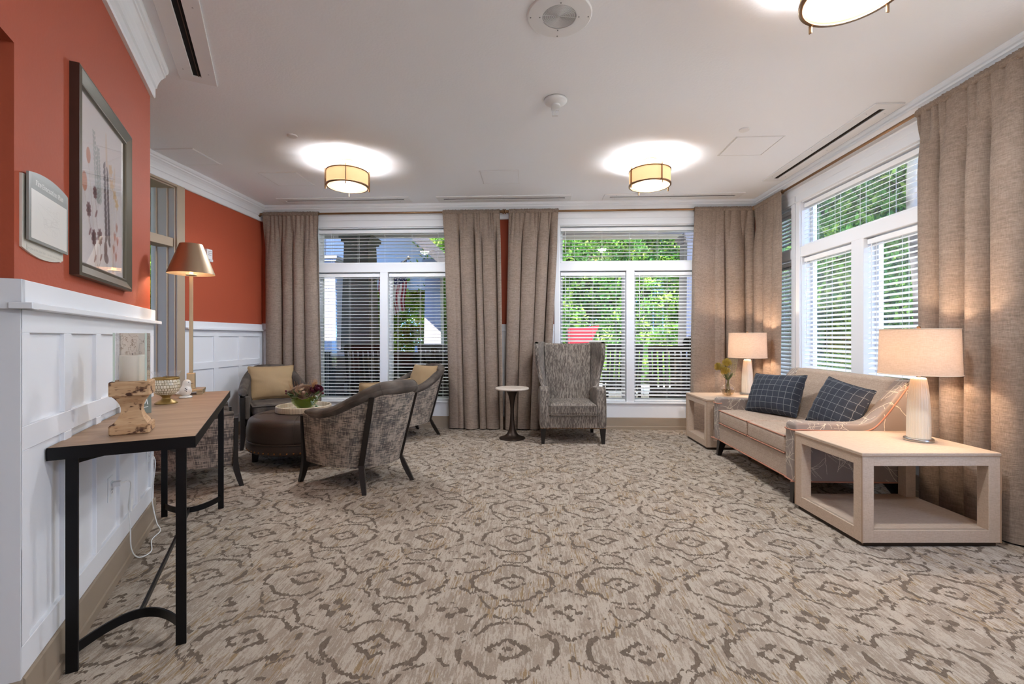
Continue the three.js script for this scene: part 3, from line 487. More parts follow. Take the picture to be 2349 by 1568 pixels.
// ---------------------------------------------------------------- barrel armchairs
function makeBarrel(name) {
  const t = thing(name, '', 'armchair', [0, 0, 0], 0, 'barrel armchairs around the ottoman');
  const N = 56, E = 2 / 2.5;
  const plan = (f, a, zf, L) => { const c = Math.cos(f * Math.PI), s = Math.sin(f * Math.PI); return [a * Math.sign(c) * Math.abs(c) ** E, zf - L * Math.abs(s) ** E]; };   // f = 0 right front, 0.5 back, 1 left front
  const half = (f) => 1 - Math.abs(f - 0.5) * 2;                                                      // 0 at the arm fronts, 1 at the back
  const railY = (f) => 0.585 + 0.225 * sstep(0.10, 0.86, half(f));
  const shell = (f, y, o = 0) => { const k = clamp((y - 0.18) / 0.60), [bx0, bz0] = plan(f, 0.340 - o, 0.30, 0.60 - o), [tx, tz] = plan(f, 0.385 - o, 0.31, 0.815 - o); return [lerp(bx0, tx, k), y, lerp(bz0, tz, k)]; };
  const outer = grid(N, 10, (u, v) => { const y = lerp(0.175, railY(u) - 0.01, v), q = shell(u, y); return [...q, u * 1.75, y]; });
  const under = grid(N, 1, (u, v) => { const q = shell(u, 0.175, v * 0.07); return [...q, u * 1.7, v * 0.07]; });
  const belly = grid(20, 8, (u, v) => { const x = lerp(-0.235, 0.235, u), z = lerp(-0.23, 0.30, v); return [x, 0.178, z, x, z]; });
  mesh('outer_shell', [outer, under], M.tweed, t);
  mesh('bottom_panel', belly, M.dark, t);
  mesh('inner_lining', grid(N, 8, (u, v) => { const y = lerp(0.30, railY(u) - 0.005, v), q = shell(u, y, 0.075); return [...q, u * 1.5, y]; }), M.velvet, t);
  const P = [], S = [], U = [];
  for (let k = 0; k <= N; k++) { const f = k / N, q = shell(f, railY(f), 0.034); P.push(V3(q[0], railY(f), q[2])); }
  for (let k = 0; k <= N; k++) { const d = P[Math.min(N, k + 1)].clone().sub(P[Math.max(0, k - 1)]).normalize(), s = d.clone().cross(V3(0, 1, 0)).normalize(); S.push(s); U.push(s.clone().cross(d).normalize()); }
  const sec = (k) => { const e = Math.min(k, N - k), w = (e === 0 ? 0.45 : e === 1 ? 0.82 : 1) , h = half(k / N), a = (0.044 + 0.012 * h) * w, b = (0.040 + 0.017 * h) * w, out = []; for (let i = 0; i < 14; i++) { const q = i / 14 * 6.2832; out.push([Math.cos(q) * a, Math.sin(q) * b]); } return out; };
  mesh('top_rail', sweep(P, S, U, sec), M.velvet, t);
  const seamAt = (f) => { const k = Math.round(f * N), pts = []; for (let i = 0; i <= 14; i++) { const q = i / 14 * 6.2832, h = half(f); pts.push(P[k].clone().addScaledVector(S[k], Math.cos(q) * (0.0445 + 0.012 * h)).addScaledVector(U[k], Math.sin(q) * (0.0405 + 0.017 * h))); } return tube(pts, 0.0022, 30, 5); };
  mesh('rail_seam', [seamAt(0.39), seamAt(0.61)], M.velvet, t);
  // seat
  mesh('seat_cushion', rbox(0.50, 0.135, 0.555, 0.045, 0, 0.395, 0.055, 4), M.velvet, t);
  mesh('cushion_piping', [rbox(0.512, 0.010, 0.567, 0.004, 0, 0.447, 0.055, 1)], M.velvet, t);
  mesh('front_rail', rbox(0.54, 0.16, 0.05, 0.015, 0, 0.257, 0.29, 2), M.tweed, t);
  // wooden posts that run up the outside and turn into splayed legs
  const post = (f, foot) => {
    const pts = [], top = railY(f) - 0.03; const n = 8;
    for (let k = 0; k <= n; k++) { const y = lerp(top, 0.20, k / n), q = shell(f, y, -0.006); pts.push(V3(...q)); }
    pts.push(V3(lerp(pts[n].x, foot[0], 0.30), 0.13, lerp(pts[n].z, foot[1], 0.30)), V3(lerp(pts[n].x, foot[0], 0.66), 0.06, lerp(pts[n].z, foot[1], 0.66)), V3(foot[0], 0, foot[1]));
    const e = 1e-3, a = shell(f - e, 0.5), b = shell(f + e, 0.5), tang = V3(b[0] - a[0], 0, b[2] - a[2]).normalize(), nor = V3(tang.z, 0, -tang.x);
    return sweep(pts, pts.map(() => tang), pts.map(() => nor), (k) => { const w = k <= 1 ? 0.019 : k < 9 ? 0.021 : k === 9 ? 0.021 : k === 10 ? 0.018 : 0.015, d = k < 9 ? 0.012 : k === 9 ? 0.019 : k === 10 ? 0.020 : 0.015; return [[-w, -d], [w, -d], [w, d], [-w, d]]; });
  };
  const leg = (g) => mesh('leg', toCreasedNormals(g, 0.5), M.wood, t);
  leg(post(0.34, [0.235, -0.350])); leg(post(0.66, [-0.235, -0.350])); 
  for (const s of [-1, 1]) { const pts = [[0.352, 0.555, 0.322], [0.350, 0.46, 0.322], [0.346, 0.32, 0.320], [0.342, 0.20, 0.318], [0.344, 0.13, 0.324], [0.350, 0.06, 0.342], [0.358, 0, 0.360]].map(([x, y, z]) => V3(s * x, y, z)); leg(sweep(pts, pts.map(() => V3(1, 0, 0)), pts.map(() => V3(0, 0, 1)), (k) => { const w = [0.022, 0.022, 0.022, 0.023, 0.023, 0.019, 0.016][k], d = [0.014, 0.014, 0.014, 0.018, 0.022, 0.020, 0.016][k]; return [[-w, -d], [w, -d], [w, d], [-w, d]]; })); }
  for (const s of [-1, 1]) mesh('arm_front', rbox(0.055, 0.26, 0.06, 0.022, s * 0.300, 0.44, 0.285, 3), M.velvet, t);
  return t;
}
const barrel = makeBarrel('barrel_armchair');
function placeBarrel(o, x, z, deg, label) { o.position.set(x, 0, z); o.rotation.y = rad(deg); o.userData.label = label; return o; }
placeBarrel(barrel, -1.43, -3.81, -124.7, 'tweed backed barrel armchair nearest the room centre, seen from behind');
const barrelSpots = [[-1.56, -5.50, -43, 'barrel armchair in front of the left back window, right of the ottoman'], [-3.02, -5.22, 37, 'barrel armchair in the left corner facing the camera with gold pillow'], [-2.86, -3.66, 128, 'barrel armchair mostly hidden behind the console table']];
for (const [x, z, d, l] of barrelSpots) dup(barrel, [x, 0, z], rad(d), l);

// ---------------------------------------------------------------- pillows
function pillowGeo(w, h, t, seed = 1, uvs = 1) {
  const face = (sgn) => grid(34, 34, (u, v) => {
    const a = u * 2 - 1, b = v * 2 - 1, pin = 1 - 0.055 * (1 - a * a) * b * b, pin2 = 1 - 0.055 * (1 - b * b) * a * a;
    const k = Math.pow(Math.max(0, (1 - a * a) * (1 - b * b)), 0.42), e2 = Math.max(a * a, b * b), ang = Math.atan2(b, a), wr = (vnoise(u * 5, v * 5, seed) - 0.5) * 0.14 * k + 0.10 * Math.sin(ang * 13 + 5 * vnoise(u * 3, v * 3, seed + 2)) * e2 * e2 * k * (0.4 + vnoise(ang * 2, 1, seed + 3));
    return [a * w / 2 * pin2, b * h / 2 * pin, sgn * t / 2 * (k + wr), u * w * uvs, v * h * uvs];
  });
  return merge([face(1), face(-1)]);
}
function pillow(name, label, category, m, w, h, t, p, rot, seed, group, piping) {
  const o = thing(name, label, category, p, 0, group); o.rotation.set(...rot, 'YXZ');
  mesh('cover', pillowGeo(w, h, t, seed), m, o);
  const edge = []; for (let k = 0; k < 48; k++) { const q = k / 48 * 4, s = Math.floor(q), f = q - s, c = f * 2 - 1, i = 0.055 * (1 - c * c); edge.push(s === 0 ? [c * w / 2, -h / 2 * (1 - i), 0] : s === 1 ? [w / 2 * (1 - i), c * h / 2, 0] : s === 2 ? [-c * w / 2, h / 2 * (1 - i), 0] : [-w / 2 * (1 - i), -c * h / 2, 0]); }
  mesh('piping', tube(edge, 0.0045, 96, 6, true), piping || m, o);
  return o;
}
const onChair = (x, z, deg, dx, dy, dz) => { const a = rad(deg); return [x + Math.cos(a) * dx + Math.sin(a) * dz, dy, z - Math.sin(a) * dx + Math.cos(a) * dz]; };
const goldSpots = [[-1.43, -3.81, -124.7, 'gold pillow peeking over the nearest barrel armchair'], [-1.56, -5.50, -43, 'gold pillow on the barrel armchair by the left back window'], [-3.02, -5.22, 37, 'gold pillow on the barrel armchair in the left corner'], [-2.86, -3.66, 128, 'gold pillow on the barrel armchair behind the console table']];
goldSpots.forEach(([x, z, d, l], k) => pillow('throw_pillow', l, 'pillow', M.gold, 0.50, 0.41, 0.17, onChair(x, z, d, 0, 0.655, -0.255), [-0.30, rad(d), 0], 3 + k, 'gold armchair pillows'));

// ---------------------------------------------------------------- ottoman with tray and flowers
{
  const t = thing('ottoman', 'round brown leather ottoman with nailhead trim', 'ottoman', [-2.30, 0, -4.50], 0.3), R = 0.50;
  mesh('base_band', lathe([[0, 0.125], [R - 0.015, 0.125], [R, 0.135], [R + 0.004, 0.17], [R, 0.215], [R - 0.01, 0.222], [0, 0.222]], 72), M.leather, t);
  mesh('welt', ring(R, 0.008, 72, 8).translate(0, 0.224, 0), M.leather, t);
  mesh('cushion', grid(72, 16, (u, v) => { const a = u * 6.2832; const pr = [[0.0, 0.226], [0.15, 0.226]]; const q = v * 1.0; let r, y; if (q < 0.45) { const k = q / 0.45; r = R - 0.005 + 0.012 * Math.sin(k * Math.PI); y = lerp(0.226, 0.385, k); } else if (q < 0.7) { const k = (q - 0.45) / 0.25 * Math.PI / 2; r = R - 0.075 + 0.07 * Math.cos(k); y = 0.385 + 0.062 * Math.sin(k); } else { const k = (q - 0.7) / 0.3; r = (R - 0.075) * (1 - k); y = 0.447 + 0.008 * Math.sin(k * Math.PI / 2); } const seam = Math.pow(Math.abs(Math.cos(a * 2)), 60) * 0.006; return [Math.cos(a) * (r - seam), y - seam * (q > 0.6 ? 0.6 : 0), Math.sin(a) * (r - seam), u * 3.1, v * 0.7]; }, true), M.leather, t);
  const seams = []; for (let k = 0; k < 4; k++) { const a = k * Math.PI / 2, c = Math.cos(a), s = Math.sin(a); seams.push(tube([[c * (R + 0.002), 0.235, s * (R + 0.002)], [c * (R + 0.006), 0.30, s * (R + 0.006)], [c * (R - 0.002), 0.385, s * (R - 0.002)], [c * (R - 0.045), 0.435, s * (R - 0.045)], [c * 0.3, 0.452, s * 0.3], [0, 0.4565, 0]], 0.0022, 24, 5)); }
  mesh('seam', seams, M.leather, t);
  const nails = []; for (let k = 0; k < 56; k++) { const a = k / 56 * 6.2832; nails.push(ball(0.0095, 7, Math.cos(a) * (R + 0.001), 0.150, Math.sin(a) * (R + 0.001))); }
  const n = mesh('nailhead_trim', nails, M.nail, t); n.userData.kind = 'stuff';
  for (let k = 0; k < 4; k++) { const a = k * Math.PI / 2 + 2.935; mesh('leg', bar([Math.cos(a) * 0.42, 0.13, Math.sin(a) * 0.42], [Math.cos(a) * 0.43, 0, Math.sin(a) * 0.43], 0.062, 0.062, 0.04, 0.04), M.wood, t); }
}
{
  const TX = -2.33, TZ = -4.56, TY = 0.4575;
  const t = thing('serving_tray', 'round cream bone tray on the brown ottoman', 'tray', [TX, TY, TZ]);
  mesh('base', lathe([[0, 0.002], [0.245, 0.002], [0.245, 0.012], [0, 0.012]], 56), phys(0xe9e2d4, 0.15, { clearcoat: 0.6 }), t);
  const p = [[0.245, 0], [0.262, 0], [0.262, 0.052], [0.256, 0.057], [0.249, 0.055], [0.245, 0.05], [0.245, 0]];
  mesh('rim', grid(80, 6, (u, v) => { const k = Math.round(v * 6), a = u * 6.2832; return [Math.cos(a) * p[k][0], p[k][1], Math.sin(a) * p[k][0], u * 1.6, k * 0.018]; }, true), M.bone, t);
  // flower bowl
  const b = thing('flower_bowl', 'low green glass bowl of brown roses and burgundy ranunculus on the tray', 'flower arrangement', [TX + 0.02, TY + 0.012, TZ + 0.02]);
  const glassGreen = phys(0xdfe8c0, 0.02, { transmission: 1, thickness: 0, ior: 1.45 });
  mesh('bowl', lathe([[0, 0.004], [0.055, 0.004], [0.062, 0.012], [0.085, 0.035], [0.118, 0.070], [0.135, 0.110], [0.132, 0.120], [0.128, 0.112], [0.112, 0.074], [0.080, 0.042], [0.055, 0.018], [0, 0.014]], 40), glassGreen, b);
  mesh('moss_filling', grid(28, 12, (u, v) => { const a = u * 6.2832, r = lerp(0.05, 0.122, v) * (0.93 + 0.06 * vnoise(u * 30, v * 6, 5, 30, 99)); return [Math.cos(a) * r, lerp(0.02, 0.108, Math.pow(v, 1.1)), Math.sin(a) * r]; }, true), std(0x8f9430, 0.8), b);
  const leafM = phys(0x5c7a3a, 0.6, { transmission: 0.2, thickness: 0 }), sage = std(0x8d9468, 0.8), roseM = std(0x8d7260, 0.75), roseL = std(0xa88f70, 0.75), burg = std(0x5a1730, 0.65), cream = std(0xe6cdb0, 0.7), berryM = std(0x5a1426, 0.5), tanM = std(0xb58a62, 0.85);
  const petalGeo = (w, l, cup) => grid(6, 6, (u, v) => { const a = (u - 0.5) * 2, wd = Math.sin(Math.PI * Math.min(1, v * 0.85 + 0.12)) ; return [a * w / 2 * wd, v * l, cup * (v * v) - a * a * w * 0.35 * wd]; });
  function rose(r, x, y, z, m, tilt, ta, seed) {
    const g = new THREE.Group(); g.name = 'bloom'; g.position.set(x, y, z); g.rotation.set(tilt * Math.cos(ta), 0, -tilt * Math.sin(ta)); b.add(g);
    const geos = [ball(r * 0.34, 10).translate(0, r * 0.1, 0)], R2 = rng(seed);
    for (let k = 0; k < 5; k++) { const n = 3 + k, rr = r * (0.34 + k * 0.16), open = k * 0.16; for (let i = 0; i < n; i++) { const a0 = i / n * 6.2832 + k * 0.9 + R2() * 0.4, span = 6.2832 / n * 0.72, top = 1.05 - k * 0.09 + R2() * 0.1; geos.push(grid(7, 6, (u, v) => { const q = (u - 0.5) * 2, az = a0 + q * span, e = -0.9 + v * (top + 0.75) * (1 - 0.16 * q * q), curl = open * v * v + (v > 0.8 ? 0.10 * (v - 0.8) * 5 : 0), R1 = rr * (1 + curl * 0.6 + 0.02 * i); return [Math.cos(az) * Math.cos(e * 0.85) * R1, Math.sin(e * 0.85) * rr * 1.05, Math.sin(az) * Math.cos(e * 0.85) * R1]; })); } }
    mesh('petals', geos, m, g); return g;
  }
  [[0.062, 0.03, 0.175, 0.085, roseM, 0.75, 0.3, 1], [0.060, -0.075, 0.205, 0.02, roseM, 0.55, -1.1, 2], [0.044, -0.045, 0.165, 0.085, sage, 0.7, -0.4, 3], [0.040, 0.0, 0.215, -0.03, roseL, 0.3, 1, 4], [0.036, 0.155, 0.215, 0.03, burg, 0.7, 1.2, 5], [0.026, 0.118, 0.205, 0.07, burg, 0.7, 0.9, 6], [0.026, -0.01, 0.215, 0.06, cream, 0.5, 0, 7], [0.05, 0.07, 0.19, -0.08, roseM, 0.7, 2.6, 8], [0.05, -0.09, 0.18, -0.06, roseL, 0.7, -2.2, 9]].forEach((q) => rose(...q));
  const R3 = rng(99);
  const leafGeo = (l, w) => grid(4, 8, (u, v) => { const a = (u - 0.5) * 2, wd = Math.sin(Math.PI * Math.pow(v, 0.8)); return [a * w / 2 * wd, v * l, Math.abs(a) * w * 0.12 * wd - v * v * l * 0.25]; });
  for (let k = 0; k < 26; k++) { const a = k / 26 * 6.2832 + R3() * 0.3, l = 0.06 + R3() * 0.05, o = mesh('leaf', leafGeo(l, l * 0.5).rotateX(0.9 + R3() * 0.9).translate(0, 0.10 + R3() * 0.07, 0.09 + R3() * 0.04).rotateY(a), k % 3 ? leafM : sage, b); }
  const wisps = []; for (let k = 0; k < 60; k++) { const a = R3() * 6.2832, e = 0.6 + R3() * 0.8, l = 0.05 + R3() * 0.07, x = Math.cos(a) * 0.10, z = Math.sin(a) * 0.10; wisps.push(tube([[x, 0.13, z], [x * 1.3, 0.13 + l * 0.6 * e, z * 1.3], [x * 1.6 + (R3() - 0.5) * 0.03, 0.13 + l * e + 0.02, z * 1.6]], 0.0012, 6, 4)); }
  const wm = mesh('wisps', wisps, tanM, b); wm.userData.kind = 'stuff';
  const plume = []; for (let k = 0; k < 50; k++) { const a = (R3() - 0.5) * 1.2, l = 0.03 + R3() * 0.06; plume.push(tube([[0.08, 0.19, -0.02], [0.09 + a * 0.02, 0.22, -0.02 + R3() * 0.02], [0.09 + a * 0.05, 0.22 + l, -0.02 + (R3() - 0.5) * 0.05]], 0.0016, 5, 4)); }
  const pm = mesh('plume', plume, tanM, b); pm.userData.kind = 'stuff';
  for (const [x, y, z] of [[-0.175, 0.19, 0.04], [-0.16, 0.17, 0.06], [0.20, 0.17, 0.03]]) mesh('berry', ball(0.012, 10, x, y, z), berryM, b);
  const trail = []; for (let k = 0; k < 34; k++) { const f = k / 34; trail.push(ball(0.006 + 0.004 * R3(), 6, 0.15 + 0.03 * Math.sin(f * 9) + (R3() - 0.5) * 0.03, 0.15 - f * 0.13, 0.10 + (R3() - 0.5) * 0.03)); }
  const tm = mesh('trailing_foliage', trail, std(0x93a48c, 0.8), b); tm.userData.kind = 'stuff';
}
// ---------------------------------------------------------------- wingback chair
{
  const t = thing('wingback_chair', 'grey brown streaked wingback chair in front of the right back window', 'armchair', [0.457, 0, -5.47], rad(1.5));
  // back: slightly flared panel leaning backwards
  const backPt = (u, v, side) => { const y = lerp(0.30, 1.115, v), w = lerp(0.26, 0.292, v), a = u * 2 - 1, z = lerp(-0.155, -0.315, v) + (side ? -0.075 : 0) - 0.012 * (1 - a * a) * (side ? 0 : -1.6); const dip = -0.012 * (1 - a * a) * v * v * v; return [a * w, y + dip, z]; };
  mesh('back', [grid(16, 20, (u, v) => [...backPt(u, v, 0), u * 0.6, v * 0.85]), grid(16, 20, (u, v) => [...backPt(u, v, 1), u * 0.6, v * 0.85]), grid(16, 4, (u, v) => { const f = backPt(u, 1, 0), b = backPt(u, 1, 1); return [lerp(f[0], b[0], v), f[1] + 0.022 * Math.sin(v * Math.PI), lerp(f[2], b[2], v), u * 0.6, v * 0.1]; })], M.ikat, t);
  for (const s of [-1, 1]) {
    // wing: outline in (forward, up), swept with thickness; hugs the back and flares outward at the top
    const prof = [[-0.14, 0.52], [0.02, 0.555], [0.005, 0.60], [-0.03, 0.68], [-0.045, 0.76], [-0.035, 0.84], [0.0, 0.93], [0.035, 1.02], [0.045, 1.09], [0.025, 1.13], [-0.04, 1.145], [-0.12, 1.125], [-0.20, 1.11]];
    const n = prof.length, back = prof.map(([, y]) => { const v = clamp((y - 0.30) / 0.815); return lerp(-0.155, -0.315, v) - 0.075; });
    const xin = (y, f) => s * (lerp(0.26, 0.292, clamp((y - 0.3) / 0.815)) + 0.095 * clamp(f) * clamp((y - 0.45) / 0.45) - 0.012), th = 0.05;
    const fr = (k) => prof[k][0] - 0.02 - 0.05 * clamp((prof[k][1] - 0.5) / 0.6);
    const row = (k, q) => { const y = prof[k][1], z0 = back[k], z1 = fr(k); return [xin(y, q), y, lerp(z0, z1, q)]; };
    const rows = []; for (let k = 0; k < 10; k++) rows.push(k);
    const sm = (v) => { const k = v * (rows.length - 1), i = Math.min(rows.length - 2, Math.floor(k)), f = k - i; return [i, f]; };
    const at2 = (v, q) => { const [i, f] = sm(v), a = row(i, q), b = row(i + 1, q); return [lerp(a[0], b[0], f), lerp(a[1], b[1], f), lerp(a[2], b[2], f)]; };
    const inner = grid(8, 24, (u, v) => { const p = at2(v, u); return [p[0], p[1], p[2], p[2] * 1, p[1]]; });
    const outerG = grid(8, 24, (u, v) => { const p = at2(v, u); return [p[0] + s * th, p[1], p[2], p[2], p[1]]; });
    const front = grid(6, 24, (u, v) => { const p = at2(v, 1), a = u * Math.PI; return [p[0] + s * th * (0.5 - 0.5 * Math.cos(a)), p[1], p[2] + 0.022 * Math.sin(a), u * th, p[1]]; });
    const topG = grid(8, 6, (u, v) => { const p = at2(1, u), a = v * Math.PI; return [p[0] + s * th * (0.5 - 0.5 * Math.cos(a)), p[1] + 0.02 * Math.sin(a), p[2], u * 0.3, v * th]; });
    mesh('wing', [inner, outerG, front, topG], M.ikat, t);
    mesh('wing_piping', [tube(Array.from({ length: 13 }, (_, k) => { const p = at2(k / 12, 1); return [p[0] + s * th * 0.96, p[1], p[2] + 0.010]; }), 0.0045, 40, 6), tube(Array.from({ length: 13 }, (_, k) => { const p = at2(k / 12, 1); return [p[0] + s * 0.004, p[1], p[2] + 0.010]; }), 0.0045, 40, 6)], M.ikat, t);
    // arm: sloping pad and flat side panel
    const arm = [[-0.30, 0.17], [0.325, 0.17], [0.33, 0.36], [0.315, 0.50], [0.305, 0.60], [0.28, 0.635], [0.22, 0.640], [0.10, 0.625], [-0.02, 0.62], [-0.10, 0.60], [-0.30, 0.56]];
    mesh('arm', extrude(arm, 0.105, { bevel: 0.018, segs: 3 }).rotateY(-Math.PI / 2).translate(s * 0.318, 0, 0), M.ikat, t);
    mesh('arm_piping', tube([[s * 0.368, 0.20, 0.325], [s * 0.368, 0.42, 0.325], [s * 0.366, 0.58, 0.305], [s * 0.366, 0.628, 0.262], [s * 0.366, 0.634, 0.2], [s * 0.366, 0.612, 0.0]], 0.0045, 40, 6), M.ikat, t);
  }
  mesh('seat_frame', cbox(0.57, 0.16, 0.60, 0.012, 0, 0.25, 0.02), M.ikat, t);
  const cushion = rbox(0.545, 0.135, 0.56, 0.045, 0, 0, 0, 5); { const p = cushion.attributes.position; for (let i = 0; i < p.count; i++) { const x = p.getX(i) / 0.27, z = p.getZ(i) / 0.28; if (p.getY(i) > 0.02) p.setY(i, p.getY(i) + 0.028 * (1 - x * x) * (1 - z * z)); } cushion.computeVertexNormals(); }
  mesh('seat_cushion', mergeVerts(cushion).translate(0, 0.385, 0.075), M.ikat, t);
  mesh('cushion_piping', [tube(roundRect(0.275, 0.283, 0.05, 0.436, 0.075), 0.0045, 90, 6, true), tube(roundRect(0.275, 0.283, 0.05, 0.334, 0.075), 0.0045, 90, 6, true)], M.ikat, t);
  const nails = []; for (let k = 0; k < 46; k++) nails.push(ball(0.0055, 6, -0.365 + k * 0.73 / 45, 0.182, Math.abs(-0.365 + k * 0.73 / 45) > 0.27 ? 0.331 : 0.322)); mesh('nailhead_trim', nails, M.nail, t).userData.kind = 'stuff';
  for (const s of [-1, 1]) { mesh('leg', bar([s * 0.335, 0.175, 0.295], [s * 0.34, 0, 0.305], 0.062, 0.062, 0.034, 0.034), M.wood, t); mesh('leg', bar([s * 0.30, 0.175, -0.28], [s * 0.31, 0, -0.33], 0.05, 0.05, 0.034, 0.034), M.wood, t); }
}
function mergeVerts(g) { const h = g.clone(); h.deleteAttribute('normal'); const uv = h.attributes.uv; return toCreasedNormals(h, 1.0); }
function roundRect(hx, hz, r, y, cz) { const o = []; for (const [sx, sz, a0] of [[1, 1, 0], [-1, 1, 1], [-1, -1, 2], [1, -1, 3]]) for (let k = 0; k <= 3; k++) { const a = (a0 + k / 3) * Math.PI / 2; o.push([sx * (hx - r) + Math.cos(a) * r, y, cz + sz * (hz - r) + Math.sin(a) * r]); } return o; }

// ---------------------------------------------------------------- loveseat; local z faces the room, local x runs towards the camera
{
  const t = thing('loveseat', 'tan woven loveseat with branch patterned arms and coral piping', 'sofa', [2.31, 0, -4.065], -Math.PI / 2), HL = 0.725;     // half length
  // side outline (forward, up); forward 0.43 is the front
  const side = new THREE.Shape(); side.moveTo(-0.39, 0.165); side.lineTo(0.425, 0.165); side.quadraticCurveTo(0.437, 0.35, 0.43, 0.565); side.quadraticCurveTo(0.425, 0.592, 0.39, 0.592); side.lineTo(0.02, 0.582); side.bezierCurveTo(-0.10, 0.582, -0.13, 0.62, -0.20, 0.70); side.bezierCurveTo(-0.26, 0.77, -0.30, 0.84, -0.345, 0.885); side.quadraticCurveTo(-0.40, 0.905, -0.475, 0.885); side.lineTo(-0.39, 0.165);
  for (const s of [-1, 1]) {
    mesh('arm', extrude(side, 0.125, { bevel: 0.014, segs: 3, curve: 10 }).rotateY(-Math.PI / 2).translate(s * (HL - 0.0625), 0, 0), M.branch, t);
    const line = [[0.432, 0.535], [0.39, 0.540], [0.20, 0.536], [0.04, 0.530], [-0.05, 0.534], [-0.12, 0.562], [-0.20, 0.646], [-0.28, 0.755], [-0.345, 0.845], [-0.385, 0.880]];
    mesh('arm_piping', [tube(line.map(([z, y]) => [s * (HL + 0.001), y, z]), 0.0055, 60, 6), tube([[s * (HL + 0.001), 0.54, 0.40], [s * (HL - 0.01), 0.537, 0.436], [s * (HL - 0.0625), 0.535, 0.441], [s * (HL - 0.115), 0.537, 0.436], [s * (HL - 0.127), 0.54, 0.40]], 0.0055, 24, 6), tube([[s * (HL + 0.001), 0.172, -0.38], [s * (HL + 0.001), 0.172, 0.40], [s * (HL - 0.02), 0.172, 0.436], [s * (HL - 0.12), 0.172, 0.436]], 0.0055, 40, 6)], M.coral, t);
  }
  const W = 2 * (HL - 0.12);
  // back
  const bp = (u, v) => { const k = v, z = lerp(-0.06, -0.335, k) - 0.02 * Math.sin(k * Math.PI), y = lerp(0.36, 0.865, k); return [lerp(-W / 2 - 0.01, W / 2 + 0.01, u), y, z]; };
  mesh('back', [grid(24, 14, (u, v) => { const p = bp(u, v); return [...p, p[0], v * 0.6]; }), grid(24, 6, (u, v) => { const a = v * Math.PI * 0.75, p = bp(u, 1); return [p[0], p[1] + 0.035 * Math.sin(a), p[2] - 0.075 * (1 - Math.cos(a)), p[0], 0.6 + v * 0.15]; }), grid(24, 8, (u, v) => { const p = bp(u, 1); return [p[0], lerp(0.87, 0.17, v), lerp(-0.455, -0.385, v), p[0], v * 0.7]; })], M.sofa, t);
  mesh('front_rail', cbox(W + 0.02, 0.17, 0.10, 0.012, 0, 0.25, 0.372), M.sofa, t);
  mesh('seat_deck', box(W, 0.14, 0.70, 0, 0.25, -0.02), M.sofa, t);
  mesh('rail_piping', tube([[-W / 2, 0.170, 0.424], [0, 0.170, 0.424], [W / 2, 0.170, 0.424]], 0.0055, 20, 6), M.coral, t);
  for (const s of [-1, 1]) {
    const w = W / 2 - 0.004, g = rbox(w, 0.145, 0.60, 0.032, 0, 0, 0, 4), p = g.attributes.position;
    for (let i = 0; i < p.count; i++) { const x = p.getX(i) / (w / 2), z = p.getZ(i) / 0.30; if (p.getY(i) > 0.02) p.setY(i, p.getY(i) + 0.022 * (1 - x * x) * (1 - z * z)); }
    const c = mesh('seat_cushion', mergeVerts(g).translate(s * W / 4, 0.405, 0.135), M.sofa, t);
    mesh('cushion_piping', [tube(roundRect(w / 2 - 0.004, 0.296, 0.035, 0.468, 0.135).map(([x, y, z]) => [x + s * W / 4, y, z]), 0.005, 80, 6, true), tube(roundRect(w / 2 - 0.004, 0.296, 0.035, 0.342, 0.135).map(([x, y, z]) => [x + s * W / 4, y, z]), 0.005, 80, 6, true)], M.coral, c);
  }
  for (const sx of [-1, 1]) { mesh('leg', bar([sx * (HL - 0.07), 0.17, 0.375], [sx * (HL - 0.055), 0, 0.405], 0.07, 0.07, 0.036, 0.036), M.wood, t); mesh('leg', bar([sx * (HL - 0.08), 0.17, -0.28], [sx * (HL - 0.06), 0, -0.375], 0.07, 0.075, 0.036, 0.04), M.wood, t); }
}
pillow('plaid_pillow', 'navy windowpane plaid pillow against the far end of the loveseat', 'pillow', M.plaid, 0.53, 0.40, 0.20, [2.30, 0.665, -4.42], [-0.42, rad(-66), 0.04], 31, 'plaid loveseat pillows');
pillow('plaid_pillow', 'navy windowpane plaid pillow leaning at the near arm of the loveseat', 'pillow', M.plaid, 0.40, 0.40, 0.19, [2.38, 0.665, -3.64], [-0.40, rad(-72), -0.20], 37, 'plaid loveseat pillows');
